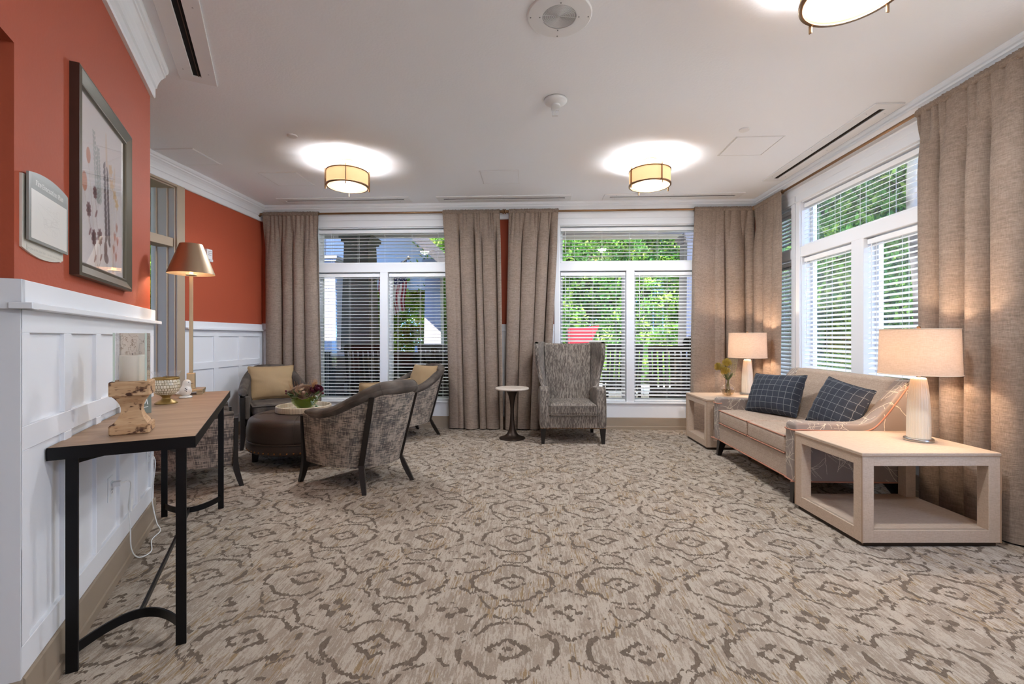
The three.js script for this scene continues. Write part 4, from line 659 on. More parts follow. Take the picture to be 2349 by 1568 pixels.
// ---------------------------------------------------------------- end tables, lamps, side table
function endTable(label, x, z, turn) {
  const t = thing('end_table', label, 'table', [x, 0, z], turn, 'open sided end tables'), W = 0.80, D = 0.62, H = 0.54, p = 0.068, b = 0.025;
  mesh('plinth', cbox(W - 0.03, b, D - 0.03, 0.003, 0, b / 2, 0), M.darkBronze, t);
  mesh('top', cbox(W, 0.018, D, 0.003, 0, H - 0.009, 0), M.raffia, t);
  mesh('top_edge', [bx(-W / 2 - 0.001, W / 2 + 0.001, H - 0.020, H - 0.016, -D / 2 - 0.001, D / 2 + 0.001)], M.raffiaEdge, t);
  mesh('bottom_shelf', cbox(W - 0.02, 0.02, D - 0.02, 0.002, 0, b + 0.062, 0), M.raffia, t);
  for (const sx of [-1, 1]) for (const sz of [-1, 1]) { const o = mesh('post', cbox(p, H - b - 0.02, p, 0.002, sx * (W / 2 - p / 2 - 0.003), (H - 0.02 + b) / 2, sz * (D / 2 - p / 2 - 0.003)), M.raffia, t); mesh('corner_bead', box(0.006, H - b - 0.02, 0.006, sx * (W / 2 - 0.003), (H - 0.02 + b) / 2, sz * (D / 2 - 0.003)), M.raffiaEdge, o); }
  for (const s of [-1, 1]) {
    for (const [y0, y1] of [[b, b + 0.072], [H - 0.075, H - 0.02]]) { mesh('rail', cbox(W - 2 * p, y1 - y0, 0.028, 0.002, 0, (y0 + y1) / 2, s * (D / 2 - 0.017)), M.raffia, t); mesh('rail', cbox(0.028, y1 - y0, D - 2 * p, 0.002, s * (W / 2 - 0.017), (y0 + y1) / 2, 0), M.raffia, t); }
  }
  return t;
}
endTable('pale textured end table at the right front, holding a lamp', 2.272, -3.015, rad(2.6));
endTable('pale textured end table in the far corner, holding a lamp and vase', 2.262, -5.27, rad(1));

function tableLamp(label, x, z, turn) {
  const t = thing('table_lamp', label, 'lamp', [x, 0.54, z], turn, 'ribbed ceramic table lamps');
  mesh('base', lathe([[0, 0], [0.075, 0], [0.077, 0.003], [0.077, 0.016], [0.072, 0.021], [0, 0.021]], 40), M.steel, t);
  const prof = [[0.060, 0.021], [0.0605, 0.06], [0.060, 0.14], [0.0575, 0.22], [0.053, 0.29], [0.047, 0.35], [0.040, 0.395], [0.0365, 0.402]];
  const rAt = (v) => { const k = v * (prof.length - 1), i = Math.min(prof.length - 2, Math.floor(k)), f = k - i; return [lerp(prof[i][0], prof[i + 1][0], f), lerp(prof[i][1], prof[i + 1][1], f)]; };
  mesh('body', [grid(168, 28, (u, v) => { const [r, y] = rAt(v), a = u * 6.2832, q = r * (1 + 0.016 * Math.cos(a * 28)); return [Math.cos(a) * q, y, Math.sin(a) * q]; }, true), lathe([[0.037, 0.401], [0.030, 0.406], [0, 0.406]], 32)], M.ceramic, t);
  mesh('neck', [cyl(0.012, 0.010, 0.03, 14, 0, 0.404, 0), cyl(0.004, 0.004, 0.30, 8, 0, 0.43, 0)], M.steel, t);
  mesh('harp', tube([[0.0, 0.43, 0], [0.055, 0.47, 0], [0.06, 0.60, 0], [0.0, 0.705, 0], [-0.06, 0.60, 0], [-0.055, 0.47, 0], [0, 0.43, 0]], 0.002, 40, 5), M.steel, t);
  const R0 = 0.207, R1 = 0.198, y0 = 0.428, y1 = 0.713;
  mesh('shade', grid(72, 4, (u, v) => { const a = u * 6.2832, r = lerp(R0, R1, v); return [Math.cos(a) * r, lerp(y0, y1, v), Math.sin(a) * r, u * 1.28, v * 0.285]; }, true), M.shade, t);
  mesh('shade_trim', [ring(R0, 0.0028, 64, 6).translate(0, y0, 0), ring(R1, 0.0028, 64, 6).translate(0, y1, 0)], std(0xe6d2ba, 0.8), t);
  mesh('spider', [box(2 * R1, 0.002, 0.003, 0, y1 - 0.012, 0), box(0.003, 0.002, 2 * R1, 0, y1 - 0.012, 0)], M.steel, t);
  mesh('finial', lathe([[0, 0.735], [0.009, 0.733], [0.011, 0.722], [0.009, 0.712], [0.005, 0.700], [0, 0.700]], 14), M.bronze, t);
  const bulb = std(0xffffff, 0.5); bulb.emissive = new THREE.Color(2.2, 1.7, 1.15);
  mesh('bulb', ball(0.032, 14, 0, 0.575, 0), bulb, t);
  const L = new THREE.PointLight(LAMP_WARM, TABLE_CD); L.position.set(0, 0.575, 0); L.shadow.radius = 1.5; L.castShadow = true; t.add(L);
  return t;
}
tableLamp('large ribbed table lamp on the near end table', 2.478, -3.03, 0);
tableLamp('ribbed table lamp on the far corner end table', 2.514, -5.43, 0);

{ // bud vase
  const t = thing('bud_vase', 'round clear glass vase with three yellow pincushion flowers on the far end table', 'vase', [2.216, 0.54, -5.25]);
  mesh('glass', lathe([[0, 0.002], [0.028, 0.002], [0.058, 0.022], [0.079, 0.062], [0.074, 0.098], [0.048, 0.125], [0.024, 0.140], [0.020, 0.152], [0.028, 0.182], [0.0265, 0.182], [0.0185, 0.152], [0.0225, 0.141], [0.046, 0.122], [0.071, 0.096], [0.076, 0.062], [0.056, 0.025], [0.026, 0.006], [0, 0.006]], 40), phys(0xffffff, 0.0, { transmission: 1, thickness: 0, ior: 1.5 }), t);
  mesh('water', lathe([[0, 0.0065], [0.026, 0.007], [0.055, 0.026], [0.074, 0.062], [0.0745, 0.078], [0, 0.078]], 36), phys(0xe8dcc8, 0.0, { transmission: 1, thickness: 0, ior: 1.33 }), t);
  const stemM = std(0x6d6a34, 0.7), greenM = std(0x4f6136, 0.7), headM = std(0xb79a3e, 0.85), coreM = std(0x8a6a2c, 0.85), R = rng(5);
  for (const [x, y, z, r, base] of [[-0.100, 0.315, 0.01, 0.046, [-0.01, 0.02]], [-0.005, 0.355, -0.01, 0.050, [0.012, 0.01]], [-0.048, 0.270, 0.05, 0.048, [0.0, 0.03]]]) {
    const stem = mesh('stem', tube([[base[0] * 2, 0.012, base[1]], [base[0], 0.12, 0], [base[0] * 0.4, 0.18, 0], [x * 0.6, lerp(0.18, y, 0.6), z * 0.7], [x, y, z]], 0.0035, 24, 6), stemM, t);
    const dir = V3(x * 0.9, 0.18, z).normalize(), geos = [ball(r * 0.42, 10).translate(x, y, z)];
    for (let k = 0; k < 220; k++) { const a = R() * 6.2832, e = R() * 1.2, v = V3(Math.cos(a) * Math.sin(e * 1.7), Math.cos(e * 1.7), Math.sin(a) * Math.sin(e * 1.7)).applyQuaternion(new THREE.Quaternion().setFromUnitVectors(V3(0, 1, 0), dir)); const p0 = V3(x, y, z).addScaledVector(v, r * 0.3), p1 = V3(x, y, z).addScaledVector(v, r * 0.8).addScaledVector(dir, r * 0.12), p2 = V3(x, y, z).addScaledVector(v, r * (1.0 + R() * 0.15)).addScaledVector(dir, r * 0.35); geos.push(tube([p0, p1, p2], 0.0013, 4, 4)); }
    mesh('bloom', geos, headM, t);
  }
  const lf = (l, w) => grid(3, 7, (u, v) => { const a = (u - 0.5) * 2, wd = Math.sin(Math.PI * Math.pow(v, 0.75)); return [a * w / 2 * wd, v * l, -v * v * l * 0.35]; });
  for (let k = 0; k < 16; k++) { const a = R() * 6.2832; mesh('leaf', lf(0.07 + R() * 0.05, 0.016).rotateX(0.5 + R() * 0.8).translate(0, 0.18 + R() * 0.03, 0.008).rotateY(a), greenM, t); }
  const tw = [tube([[0.005, 0.03, 0], [0.01, 0.16, 0], [0.05, 0.27, 0.01], [0.065, 0.36, 0.0], [0.062, 0.43, 0]], 0.002, 24, 5)];
  for (let k = 0; k < 22; k++) { const f = k / 22, x = lerp(0.03, 0.065, f), y = lerp(0.22, 0.42, f), s = k % 2 ? 1 : -1, l = 0.035; tw.push(tube([[x, y, 0], [x + s * l * 0.6, y + 0.012, 0.01], [x + s * l, y - 0.002, 0.018], [x + s * l * 0.8, y - 0.014, 0.02]], 0.0025, 8, 5)); }
  mesh('curly_twig', tw, std(0x9a9066, 0.75), t);
}
{ // pedestal side table
  const t = thing('side_table', 'small round pedestal side table with a stone top and dark bronze stem', 'table', [-0.235, 0, -5.42]);
  mesh('top', lathe([[0, 0.582], [0.190, 0.582], [0.199, 0.588], [0.200, 0.600], [0.196, 0.606], [0, 0.606]], 48), M.marble, t);
  mesh('stem', lathe([[0, 0], [0.152, 0], [0.157, 0.006], [0.150, 0.014], [0.115, 0.024], [0.085, 0.038], [0.060, 0.062], [0.043, 0.10], [0.033, 0.15], [0.026, 0.22], [0.022, 0.30], [0.0215, 0.34], [0.025, 0.40], [0.032, 0.45], [0.042, 0.50], [0.056, 0.54], [0.078, 0.57], [0.092, 0.582], [0, 0.582]], 40), M.darkBronze, t);
}
// ---------------------------------------------------------------- console table and what stands on it; local x = along the slanted wall, z = away from the wall
const onWall = (name, label, category, s, y, o, group) => { const p = wp(s, o); return thing(name, label, category, [p[0], y, p[1]], W_TURN, group); };
const CH = 0.82;
{
  const t = onWall('console_table', 'oak topped console table with black iron bow shaped legs', 'table', 1.01, 0, 0.222), L = 1.70, W = 0.425;
  mesh('top', cbox(L - 0.004, 0.030, W - 0.004, 0.001, 0, CH - 0.015, 0).scale(1, 1, 1), M.oak, t);
  mesh('edge_band', [bx(-L / 2, L / 2, CH - 0.045, CH - 0.001, W / 2 - 0.003, W / 2), bx(-L / 2, L / 2, CH - 0.045, CH - 0.001, -W / 2, -W / 2 + 0.003), bx(-L / 2, -L / 2 + 0.003, CH - 0.045, CH - 0.001, -W / 2, W / 2), bx(L / 2 - 0.003, L / 2, CH - 0.045, CH - 0.001, -W / 2, W / 2), bx(-L / 2 + 0.003, L / 2 - 0.003, CH - 0.045, CH - 0.030, -W / 2 + 0.003, W / 2 - 0.003)], M.iron, t);
  for (const s of [-1, 1]) {
    const x = s * 0.80;
    for (const q of [-1, 1]) mesh('leg', cbox(0.013, CH - 0.045, 0.034, 0.001, x, (CH - 0.045) / 2, q * 0.16), M.iron, t);
    // bowed flat straps between the legs, above under the top and below near the floor
    const bow = (y0, h, bulge) => { const pts = [], up = [], sd = []; for (let k = 0; k <= 20; k++) { const f = k / 20 * 2 - 1; pts.push(V3(x - s * bulge * (1 - f * f), y0, f * 0.16)); } for (let k = 0; k <= 20; k++) { const d = pts[Math.min(20, k + 1)].clone().sub(pts[Math.max(0, k - 1)]).normalize(); up.push(V3(0, 1, 0)); sd.push(d.clone().cross(V3(0, 1, 0))); } return sweep(pts, sd, up, () => [[-0.004, -h / 2], [0.004, -h / 2], [0.004, h / 2], [-0.004, h / 2]]); };
    mesh('bowed_stretcher', toCreasedNormals(bow(0.075, 0.036, 0.17), 0.4), M.iron, t);
    mesh('top_strap', toCreasedNormals(bow(CH - 0.060, 0.030, 0.17), 0.4), M.iron, t);
  }
  mesh('long_stretcher', cbox(2 * 0.63, 0.026, 0.010, 0.001, 0, 0.078, 0), M.iron, t);
}
{ // pedestal candle holder
  const p = wp(0.365, 0.20), t = thing('candle_holder', 'distressed wooden pedestal candle holder on the console', 'candle holder', [p[0], CH, p[1]], rad(33)), w = 0.128;
  mesh('foot', rbox(w, 0.040, w, 0.007, 0, 0.020, 0, 2), M.rustic, t);
  const waist = grid(4, 18, (u, v) => { const h = lerp(0.040, 0.150, v), k = Math.abs(v * 2 - 1), r = lerp(0.031, 0.055, Math.pow(k, 1.9)), c = [[1, 1], [-1, 1], [-1, -1], [1, -1]][Math.round(u * 4) % 4]; return [c[0] * r, h, c[1] * r]; });
  mesh('waist', toCreasedNormals(boxUV(waist), 0.7), M.rustic, t);
  mesh('block', rbox(w, 0.058, w, 0.006, 0, 0.179, 0, 2), M.rustic, t);
  const y = CH + 0.208;
  const h = thing('glass_hurricane', 'square glass hurricane with a beige patterned pane around the pillar candle', 'hurricane glass', [p[0], y, p[1]], rad(33)), g = 0.098, hh = 0.19;
  const clear = phys(0xffffff, 0.02, { transmission: 1, thickness: 0, ior: 1.45 });
  const beigePattern = phys(0xffffff, 0.25, { map: texture(256, 256, 0.12, 0.12, (u, v) => { const a = fbm(u * 14, v * 8, 1501, 14, 8, 3), k = Math.abs(a - 0.5); return mix3([168, 152, 134], [216, 205, 190], sstep(0.015, 0.05, k)); }) });  // opaque beige pane crossed by irregular darker lines
  mesh('patterned_pane', bx(-g / 2, g / 2, 0, hh, -g / 2, -g / 2 + 0.005), beigePattern, h);
  mesh('pane', bx(-g / 2, g / 2, 0, hh, g / 2 - 0.005, g / 2), clear, h); mesh('pane', bx(-g / 2, -g / 2 + 0.005, 0, hh, -g / 2 + 0.005, g / 2 - 0.005), clear, h); mesh('pane', bx(g / 2 - 0.005, g / 2, 0, hh, -g / 2 + 0.005, g / 2 - 0.005), clear, h);
  const edgeM = phys(0xcfdccf, 0.2); for (const [x, z] of [[-1, 1], [1, 1]]) mesh('edge', bx(x * g / 2 - 0.003, x * g / 2 + 0.003, 0, hh, z * g / 2 - 0.003, z * g / 2 + 0.003), edgeM, h);
  const c = thing('pillar_candle', 'thick ivory pillar candle inside the square hurricane', 'candle', [p[0], y, p[1]]);
  mesh('wax', lathe([[0, 0], [0.042, 0], [0.042, 0.098], [0.039, 0.103], [0.02, 0.098], [0, 0.097]], 32), phys(0xe6dfce, 0.55, { sheen: 0.2 }), c); mesh('wick', cyl(0.0012, 0.001, 0.014, 6, 0, 0.096, 0), M.black, c);
}
{ // little plaque half hidden behind the candle holder
  const p = wp(0.90, 0.11), t = thing('desk_sign', 'small grey green card sign behind the candle holder', 'sign', [p[0], CH, p[1]], rad(40));
  mesh('card', cbox(0.10, 0.125, 0.006, 0.001, 0, 0.064, 0).rotateX(-0.12), std(0x7f867c, 0.6), t);
  mesh('stand', bx(-0.02, 0.02, 0, 0.05, -0.035, -0.008), std(0x7f867c, 0.6), t);
  mesh('lettering', [bar([0.012, 0.045, 0.0045], [0.018, 0.075, 0.0010], 0.004, 0.001), bar([0.018, 0.075, 0.0010], [0.025, 0.05, 0.004], 0.004, 0.001), bar([0.025, 0.05, 0.004], [0.031, 0.075, 0.0010], 0.004, 0.001), bar([0.031, 0.075, 0.0010], [0.036, 0.045, 0.0045], 0.004, 0.001), bar([0.008, 0.03, 0.006], [0.038, 0.034, 0.0058], 0.003, 0.001)].map((g) => g), std(0xf2f2ee, 0.6), t);
}
{ // mosaic goblet candle
  const p = wp(1.284, 0.158), t = thing('mosaic_goblet', 'cream mosaic glass goblet candle with a gold foot', 'candle', [p[0], CH, p[1]]);
  t.scale.setScalar(1.18); const goldM = std(0x9a7c44, 0.4, { metalness: 0.6 });
  mesh('foot', lathe([[0, 0], [0.046, 0], [0.047, 0.004], [0.038, 0.012], [0.020, 0.022], [0.016, 0.030], [0.024, 0.040], [0.032, 0.044], [0, 0.044]], 36), goldM, t);
  const pr = [[0.034, 0.044], [0.048, 0.056], [0.056, 0.074], [0.057, 0.095], [0.054, 0.112], [0.052, 0.118]];
  mesh('mosaic_bowl', grid(60, 15, (u, v) => { const k = v * 5, i = Math.min(4, Math.floor(k)), f = k - i, r = lerp(pr[i][0], pr[i + 1][0], f), y = lerp(pr[i][1], pr[i + 1][1], f), a = u * 6.2832; return [Math.cos(a) * r, y, Math.sin(a) * r, u, v]; }, true), phys(0xffffff, 0.25, { map: mosaicTex, clearcoat: 0.5 }), t);
  mesh('gold_band', lathe([[0.052, 0.117], [0.0545, 0.119], [0.0545, 0.127], [0.052, 0.129]], 40), goldM, t);
  mesh('glass_rim', lathe([[0.052, 0.128], [0.053, 0.140], [0.060, 0.152], [0.062, 0.157], [0.060, 0.156], [0.0515, 0.141], [0.050, 0.128]], 40), phys(0xffffff, 0.02, { transmission: 1, thickness: 0, ior: 1.45 }), t);
  mesh('wax', lathe([[0, 0.122], [0.05, 0.122]], 28), std(0xd8c090, 0.6), t); mesh('wick', cyl(0.0012, 0.001, 0.016, 6, 0, 0.122, 0), M.black, t);
}
{ // ceramic bird
  const p = wp(1.545, 0.215), t = thing('bird_figurine', 'white ceramic bird figurine beside the brass lamp', 'figurine', [p[0], CH, p[1]], rad(25));
  mesh('base', lathe([[0, 0], [0.034, 0], [0.036, 0.004], [0.032, 0.010], [0.026, 0.013], [0, 0.013]], 28), M.ceramicWhite, t);
  const cells = 44, R = 0.085, f = (x, y, z) => { const e = (cx, cy, cz, rx, ry, rz) => (Math.hypot((x - cx) / rx, (y - cy) / ry, (z - cz) / rz) - 1) * Math.min(rx, ry, rz), sm = (a, b, k) => { const h = clamp(0.5 + 0.5 * (b - a) / k); return lerp(b, a, h) - k * h * (1 - h); }; let d = e(0, 0.045, 0, 0.033, 0.037, 0.035); d = sm(d, e(0.006, 0.092, 0, 0.0235, 0.0235, 0.0235), 0.018); d = sm(d, e(-0.036, 0.030, 0, 0.024, 0.010, 0.014), 0.014); return d; };
  mesh('body', isoSurface(f, [-0.075, 0.0, -0.05], [0.05, 0.125, 0.05], 0.0042), M.ceramicWhite, t);
  mesh('beak', new THREE.ConeGeometry(0.0055, 0.018, 10).toNonIndexed().rotateZ(-Math.PI / 2).translate(0.035, 0.090, 0), std(0x7c6650, 0.5), t);
  mesh('eye', [ball(0.0025, 8, 0.020, 0.098, 0.019), ball(0.0025, 8, 0.020, 0.098, -0.019)], M.black, t);
  const sl = []; for (const [x, y] of [[0.006, 0.060], [0.013, 0.055], [0.004, 0.048], [0.011, 0.044]]) sl.push(ball(0.0042, 8).scale(0.6, 1.1, 0.35).rotateZ(0.6).translate(x, y, 0.0335)); mesh('cut_out', sl, M.black, t);
}
function isoSurface(f, lo, hi, c) {                              // surface of f = 0 by cutting each cube into tetrahedra
  const n = [0, 1, 2].map((k) => Math.ceil((hi[k] - lo[k]) / c)), val = new Float32Array((n[0] + 1) * (n[1] + 1) * (n[2] + 1)), id = (i, j, k) => (i * (n[1] + 1) + j) * (n[2] + 1) + k;
  for (let i = 0; i <= n[0]; i++) for (let j = 0; j <= n[1]; j++) for (let k = 0; k <= n[2]; k++) val[id(i, j, k)] = f(lo[0] + i * c, lo[1] + j * c, lo[2] + k * c);
  const P = [], T = [[0, 5, 1, 6], [0, 1, 2, 6], [0, 2, 3, 6], [0, 3, 7, 6], [0, 7, 4, 6], [0, 4, 5, 6]], C = [[0, 0, 0], [1, 0, 0], [1, 1, 0], [0, 1, 0], [0, 0, 1], [1, 0, 1], [1, 1, 1], [0, 1, 1]];
  const e = 1e-4, grad = (p) => V3(f(p.x + e, p.y, p.z) - f(p.x - e, p.y, p.z), f(p.x, p.y + e, p.z) - f(p.x, p.y - e, p.z), f(p.x, p.y, p.z + e) - f(p.x, p.y, p.z - e)).normalize(), N = [];
  for (let i = 0; i < n[0]; i++) for (let j = 0; j < n[1]; j++) for (let k = 0; k < n[2]; k++) for (const t of T) {
    const q = t.map((m) => { const [a, b, d] = C[m]; return { v: val[id(i + a, j + b, k + d)], p: V3(lo[0] + (i + a) * c, lo[1] + (j + b) * c, lo[2] + (k + d) * c) }; }), ins = q.filter((x) => x.v < 0), out = q.filter((x) => x.v >= 0);
    if (!ins.length || !out.length) continue;
    const cut = (a, b) => a.p.clone().lerp(b.p, a.v / (a.v - b.v)); let tri;
    if (ins.length === 1) tri = [[cut(ins[0], out[0]), cut(ins[0], out[1]), cut(ins[0], out[2])]]; else if (ins.length === 3) tri = [[cut(out[0], ins[0]), cut(out[0], ins[1]), cut(out[0], ins[2])]]; else { const a = cut(ins[0], out[0]), b = cut(ins[0], out[1]), d = cut(ins[1], out[1]), g = cut(ins[1], out[0]); tri = [[a, b, d], [a, d, g]]; }
    for (const [a, b, d] of tri) { const g = grad(a), nn = b.clone().sub(a).cross(d.clone().sub(a)); const o = nn.dot(g) < 0 ? [a, d, b] : [a, b, d]; for (const p of o) { P.push(p.x, p.y, p.z); const h = grad(p); N.push(h.x, h.y, h.z); } }
  }
  const g = new THREE.BufferGeometry(); g.setAttribute('position', new THREE.Float32BufferAttribute(P, 3)); g.setAttribute('normal', new THREE.Float32BufferAttribute(N, 3)); return boxUV(g);
}
{ // brass buffet lamp
  const t = onWall('buffet_lamp', 'tall slim brass lamp with a cone metal shade on the console', 'lamp', 1.77, CH, 0.215);
  mesh('foot', [cbox(0.15, 0.018, 0.15, 0.002, 0, 0.027, 0), ...[[-1, -1], [-1, 1], [1, -1], [1, 1]].map(([a, b]) => cbox(0.035, 0.018, 0.035, 0.001, a * 0.055, 0.009, b * 0.055))], M.brass, t);
  mesh('block', cbox(0.046, 0.105, 0.046, 0.002, 0, 0.0885, 0), M.brass, t);
  mesh('stem', cbox(0.021, 0.66, 0.021, 0.0015, 0, 0.471, 0), M.brass, t);
  mesh('socket_cup', [lathe([[0, 0.800], [0.030, 0.800], [0.032, 0.804], [0.030, 0.808], [0.012, 0.808], [0.012, 0.845], [0, 0.845]], 24)], M.brass, t);
  mesh('shade', lathe([[0.136, 0.810], [0.138, 0.811], [0.0665, 1.012], [0.0645, 1.012], [0.136, 0.810]], 56), M.brassDark, t);
  mesh('shade_cap', lathe([[0.064, 1.010], [0.03, 1.012], [0.012, 1.014], [0.008, 1.022], [0, 1.024]], 32), M.brassDark, t);
  const bulb = std(0xffffff, 0.5); bulb.emissive = new THREE.Color(2.4, 1.8, 1.2);
  mesh('bulb', ball(0.024, 14, 0, 0.875, 0), bulb, t);
  const L = new THREE.PointLight(LAMP_WARM, DESK_CD); L.position.set(0, 0.875, 0); L.castShadow = true; t.add(L);
}
// ---------------------------------------------------------------- things on the slanted wall
{
  const t = onWall('framed_picture', 'tall framed botanical watercolour on the slanted orange wall', 'picture', 0.775, 1.862, 0.0), W = 0.755, H = 0.83, fw = 0.062;
  const frameM = std(0x625a4c, 0.36, { metalness: 0.55 }), sideM = std(0x3c1f10, 0.5);
  const piece = (len) => { const p = [[0, 0], [0, 0.030], [0.012, 0.034], [0.020, 0.030], [0.046, 0.018], [0.056, 0.020], [fw, 0.014], [fw, 0]]; return p; };
  const seg = (x0, y0, x1, y1, inx, iny, L) => { const p = piece(), P = [], n = p.length, ux = (x1 - x0) / L, uy = (y1 - y0) / L, q = (e, [o, z]) => { const cut = o; return V3((e ? x1 - ux * cut : x0 + ux * cut) + inx * o, (e ? y1 - uy * cut : y0 + uy * cut) + iny * o, z); }; for (let i = 0; i < n; i++) { const a = p[i], b = p[(i + 1) % n]; P.push(q(0, a), q(1, a), q(0, b), q(0, b), q(1, a), q(1, b)); } const g = new THREE.BufferGeometry().setFromPoints(P); g.computeVertexNormals(); return boxUV(g); };
  mesh('frame', seg(-W / 2, -H / 2, W / 2, -H / 2, 0, 1, W), frameM, t); mesh('frame', seg(W / 2, H / 2, -W / 2, H / 2, 0, -1, W), frameM, t); mesh('frame', seg(W / 2, -H / 2, W / 2, H / 2, -1, 0, H), frameM, t); mesh('frame', seg(-W / 2, H / 2, -W / 2, -H / 2, 1, 0, H), frameM, t);
  mesh('frame_side', [bx(-W / 2 - 0.003, -W / 2, -H / 2, H / 2, 0, 0.030), bx(W / 2, W / 2 + 0.003, -H / 2, H / 2, 0, 0.030)], sideM, t);
  const art = canvasTexture(768, 860, (g, w, h) => {
    g.fillStyle = '#e3dcdb'; g.fillRect(0, 0, w, h); const r = rng(12);
    const blob = (x, y, rx, ry, a, c, al = 0.75) => { g.globalAlpha = al; g.fillStyle = c; g.beginPath(); g.ellipse(x, y, rx, ry, a, 0, 6.2832); g.fill(); g.globalAlpha = al * 0.5; g.beginPath(); g.ellipse(x + rx * 0.2, y + ry * 0.1, rx * 0.7, ry * 0.8, a, 0, 6.2832); g.fill(); g.globalAlpha = 1; };
    const stem = (pts, c, lw) => { g.strokeStyle = c; g.lineWidth = lw; g.globalAlpha = 0.8; g.beginPath(); g.moveTo(...pts[0]); g.quadraticCurveTo(...pts[1], ...pts[2]); g.stroke(); g.globalAlpha = 1; };
    // grey feathery leaves
    for (const [x0, y0, x1, y1] of [[300, 500, 225, 130], [320, 500, 300, 200]]) { stem([[x0, y0], [(x0 + x1) / 2 + 15, (y0 + y1) / 2], [x1, y1]], '#8d9591', 5); for (let k = 0; k < 15; k++) { const f = k / 15, x = lerp(x0, x1, f), y = lerp(y0, y1, f); for (const s of [-1, 1]) blob(x + s * 22 * (1.1 - f * 0.6), y - 16, 24 * (1.1 - f * 0.6), 8, s * -0.8, '#9aa39f', 0.6); } }
    stem([[520, 620], [470, 360], [440, 70]], '#d9bfa6', 5); blob(440, 170, 16, 110, -0.08, '#dcc6b0', 0.7); stem([[560, 640], [560, 420], [590, 260]], '#dcc3a8', 4); blob(590, 290, 18, 80, 0.1, '#dcc6b0', 0.7); blob(505, 300, 14, 80, -0.3, '#ddc5ad', 0.6);
    for (const [x, y, q] of [[150, 290, 42], [95, 440, 50]]) { blob(x, y, q * 0.75, q, 0, '#c98468', 0.85); stem([[x, y + q], [x + 40, y + 160], [270, 860]], '#c09a7a', 3); }
    for (let k = 0; k < 26; k++) { const f = k / 26, x = 430 + 40 * f, y = 250 + f * 440, s = k % 2 ? 1 : -1; blob(x + s * 26, y + 8, 26 + 6 * f, 13 + 5 * f, s * 0.9, '#5a5058', 0.8); } stem([[420, 230], [440, 480], [455, 850]], '#6a5a5a', 4);
    for (const [x, y, q] of [[250, 455, 40], [155, 570, 44], [235, 700, 48], [330, 680, 52]]) { for (let k = 0; k < 9; k++) { const a = k / 9 * 6.28; blob(x + Math.cos(a) * q * 0.45, y + Math.sin(a) * q * 0.55, q * 0.4, q * 0.24, a, '#5e3038', 0.75); } blob(x, y, q * 0.35, q * 0.35, 0, '#3c1c22', 0.8); stem([[x, y + q * 0.6], [x + 40, y + 120], [300, 860]], '#7a5a54', 4); blob(x + 20, y + 110, 10, 30, 0.7, '#7a4a50', 0.7); }
    blob(440, 780, 44, 30, 0.2, '#6e5a62', 0.8); blob(430, 730, 30, 44, 0, '#5a444c', 0.8);
    for (const [x, y] of [[545, 330], [600, 380], [520, 250], [640, 420]]) { for (let k = 0; k < 5; k++) { const a = k * 1.257; blob(x + Math.cos(a) * 18, y + Math.sin(a) * 18, 20, 12, a, '#dcb683', 0.75); } stem([[x, y + 20], [x - 20, y + 150], [560, 840]], '#cfae8a', 3); }
    for (const [x, y] of [[640, 560], [600, 620], [655, 640], [580, 700], [625, 740]]) { for (const s of [-1, 0, 1]) blob(x + s * 10, y - Math.abs(s) * -8, 8, 28, s * 0.35, '#b98274', 0.75); stem([[x, y + 20], [x - 10, y + 90], [560, 850]], '#b98f80', 3); }
  });
  mesh('mat', bx(-W / 2 + 0.05, W / 2 - 0.05, -H / 2 + 0.05, H / 2 - 0.05, 0.001, 0.004), std(0xe6dfdd, 0.8), t);
  const pic = new THREE.PlaneGeometry(W - 2 * fw, H - 2 * fw); mesh('print', plainGeo(pic).translate(0, 0, 0.006), std(0xffffff, 0.8, { map: art }), t);
  mesh('glazing', bx(-W / 2 + fw - 0.004, W / 2 - fw + 0.004, -H / 2 + fw - 0.004, H / 2 - fw + 0.004, 0.0110, 0.0125), phys(0xffffff, 0.02, { transmission: 1, thickness: 0, ior: 1.35 }), t);
}
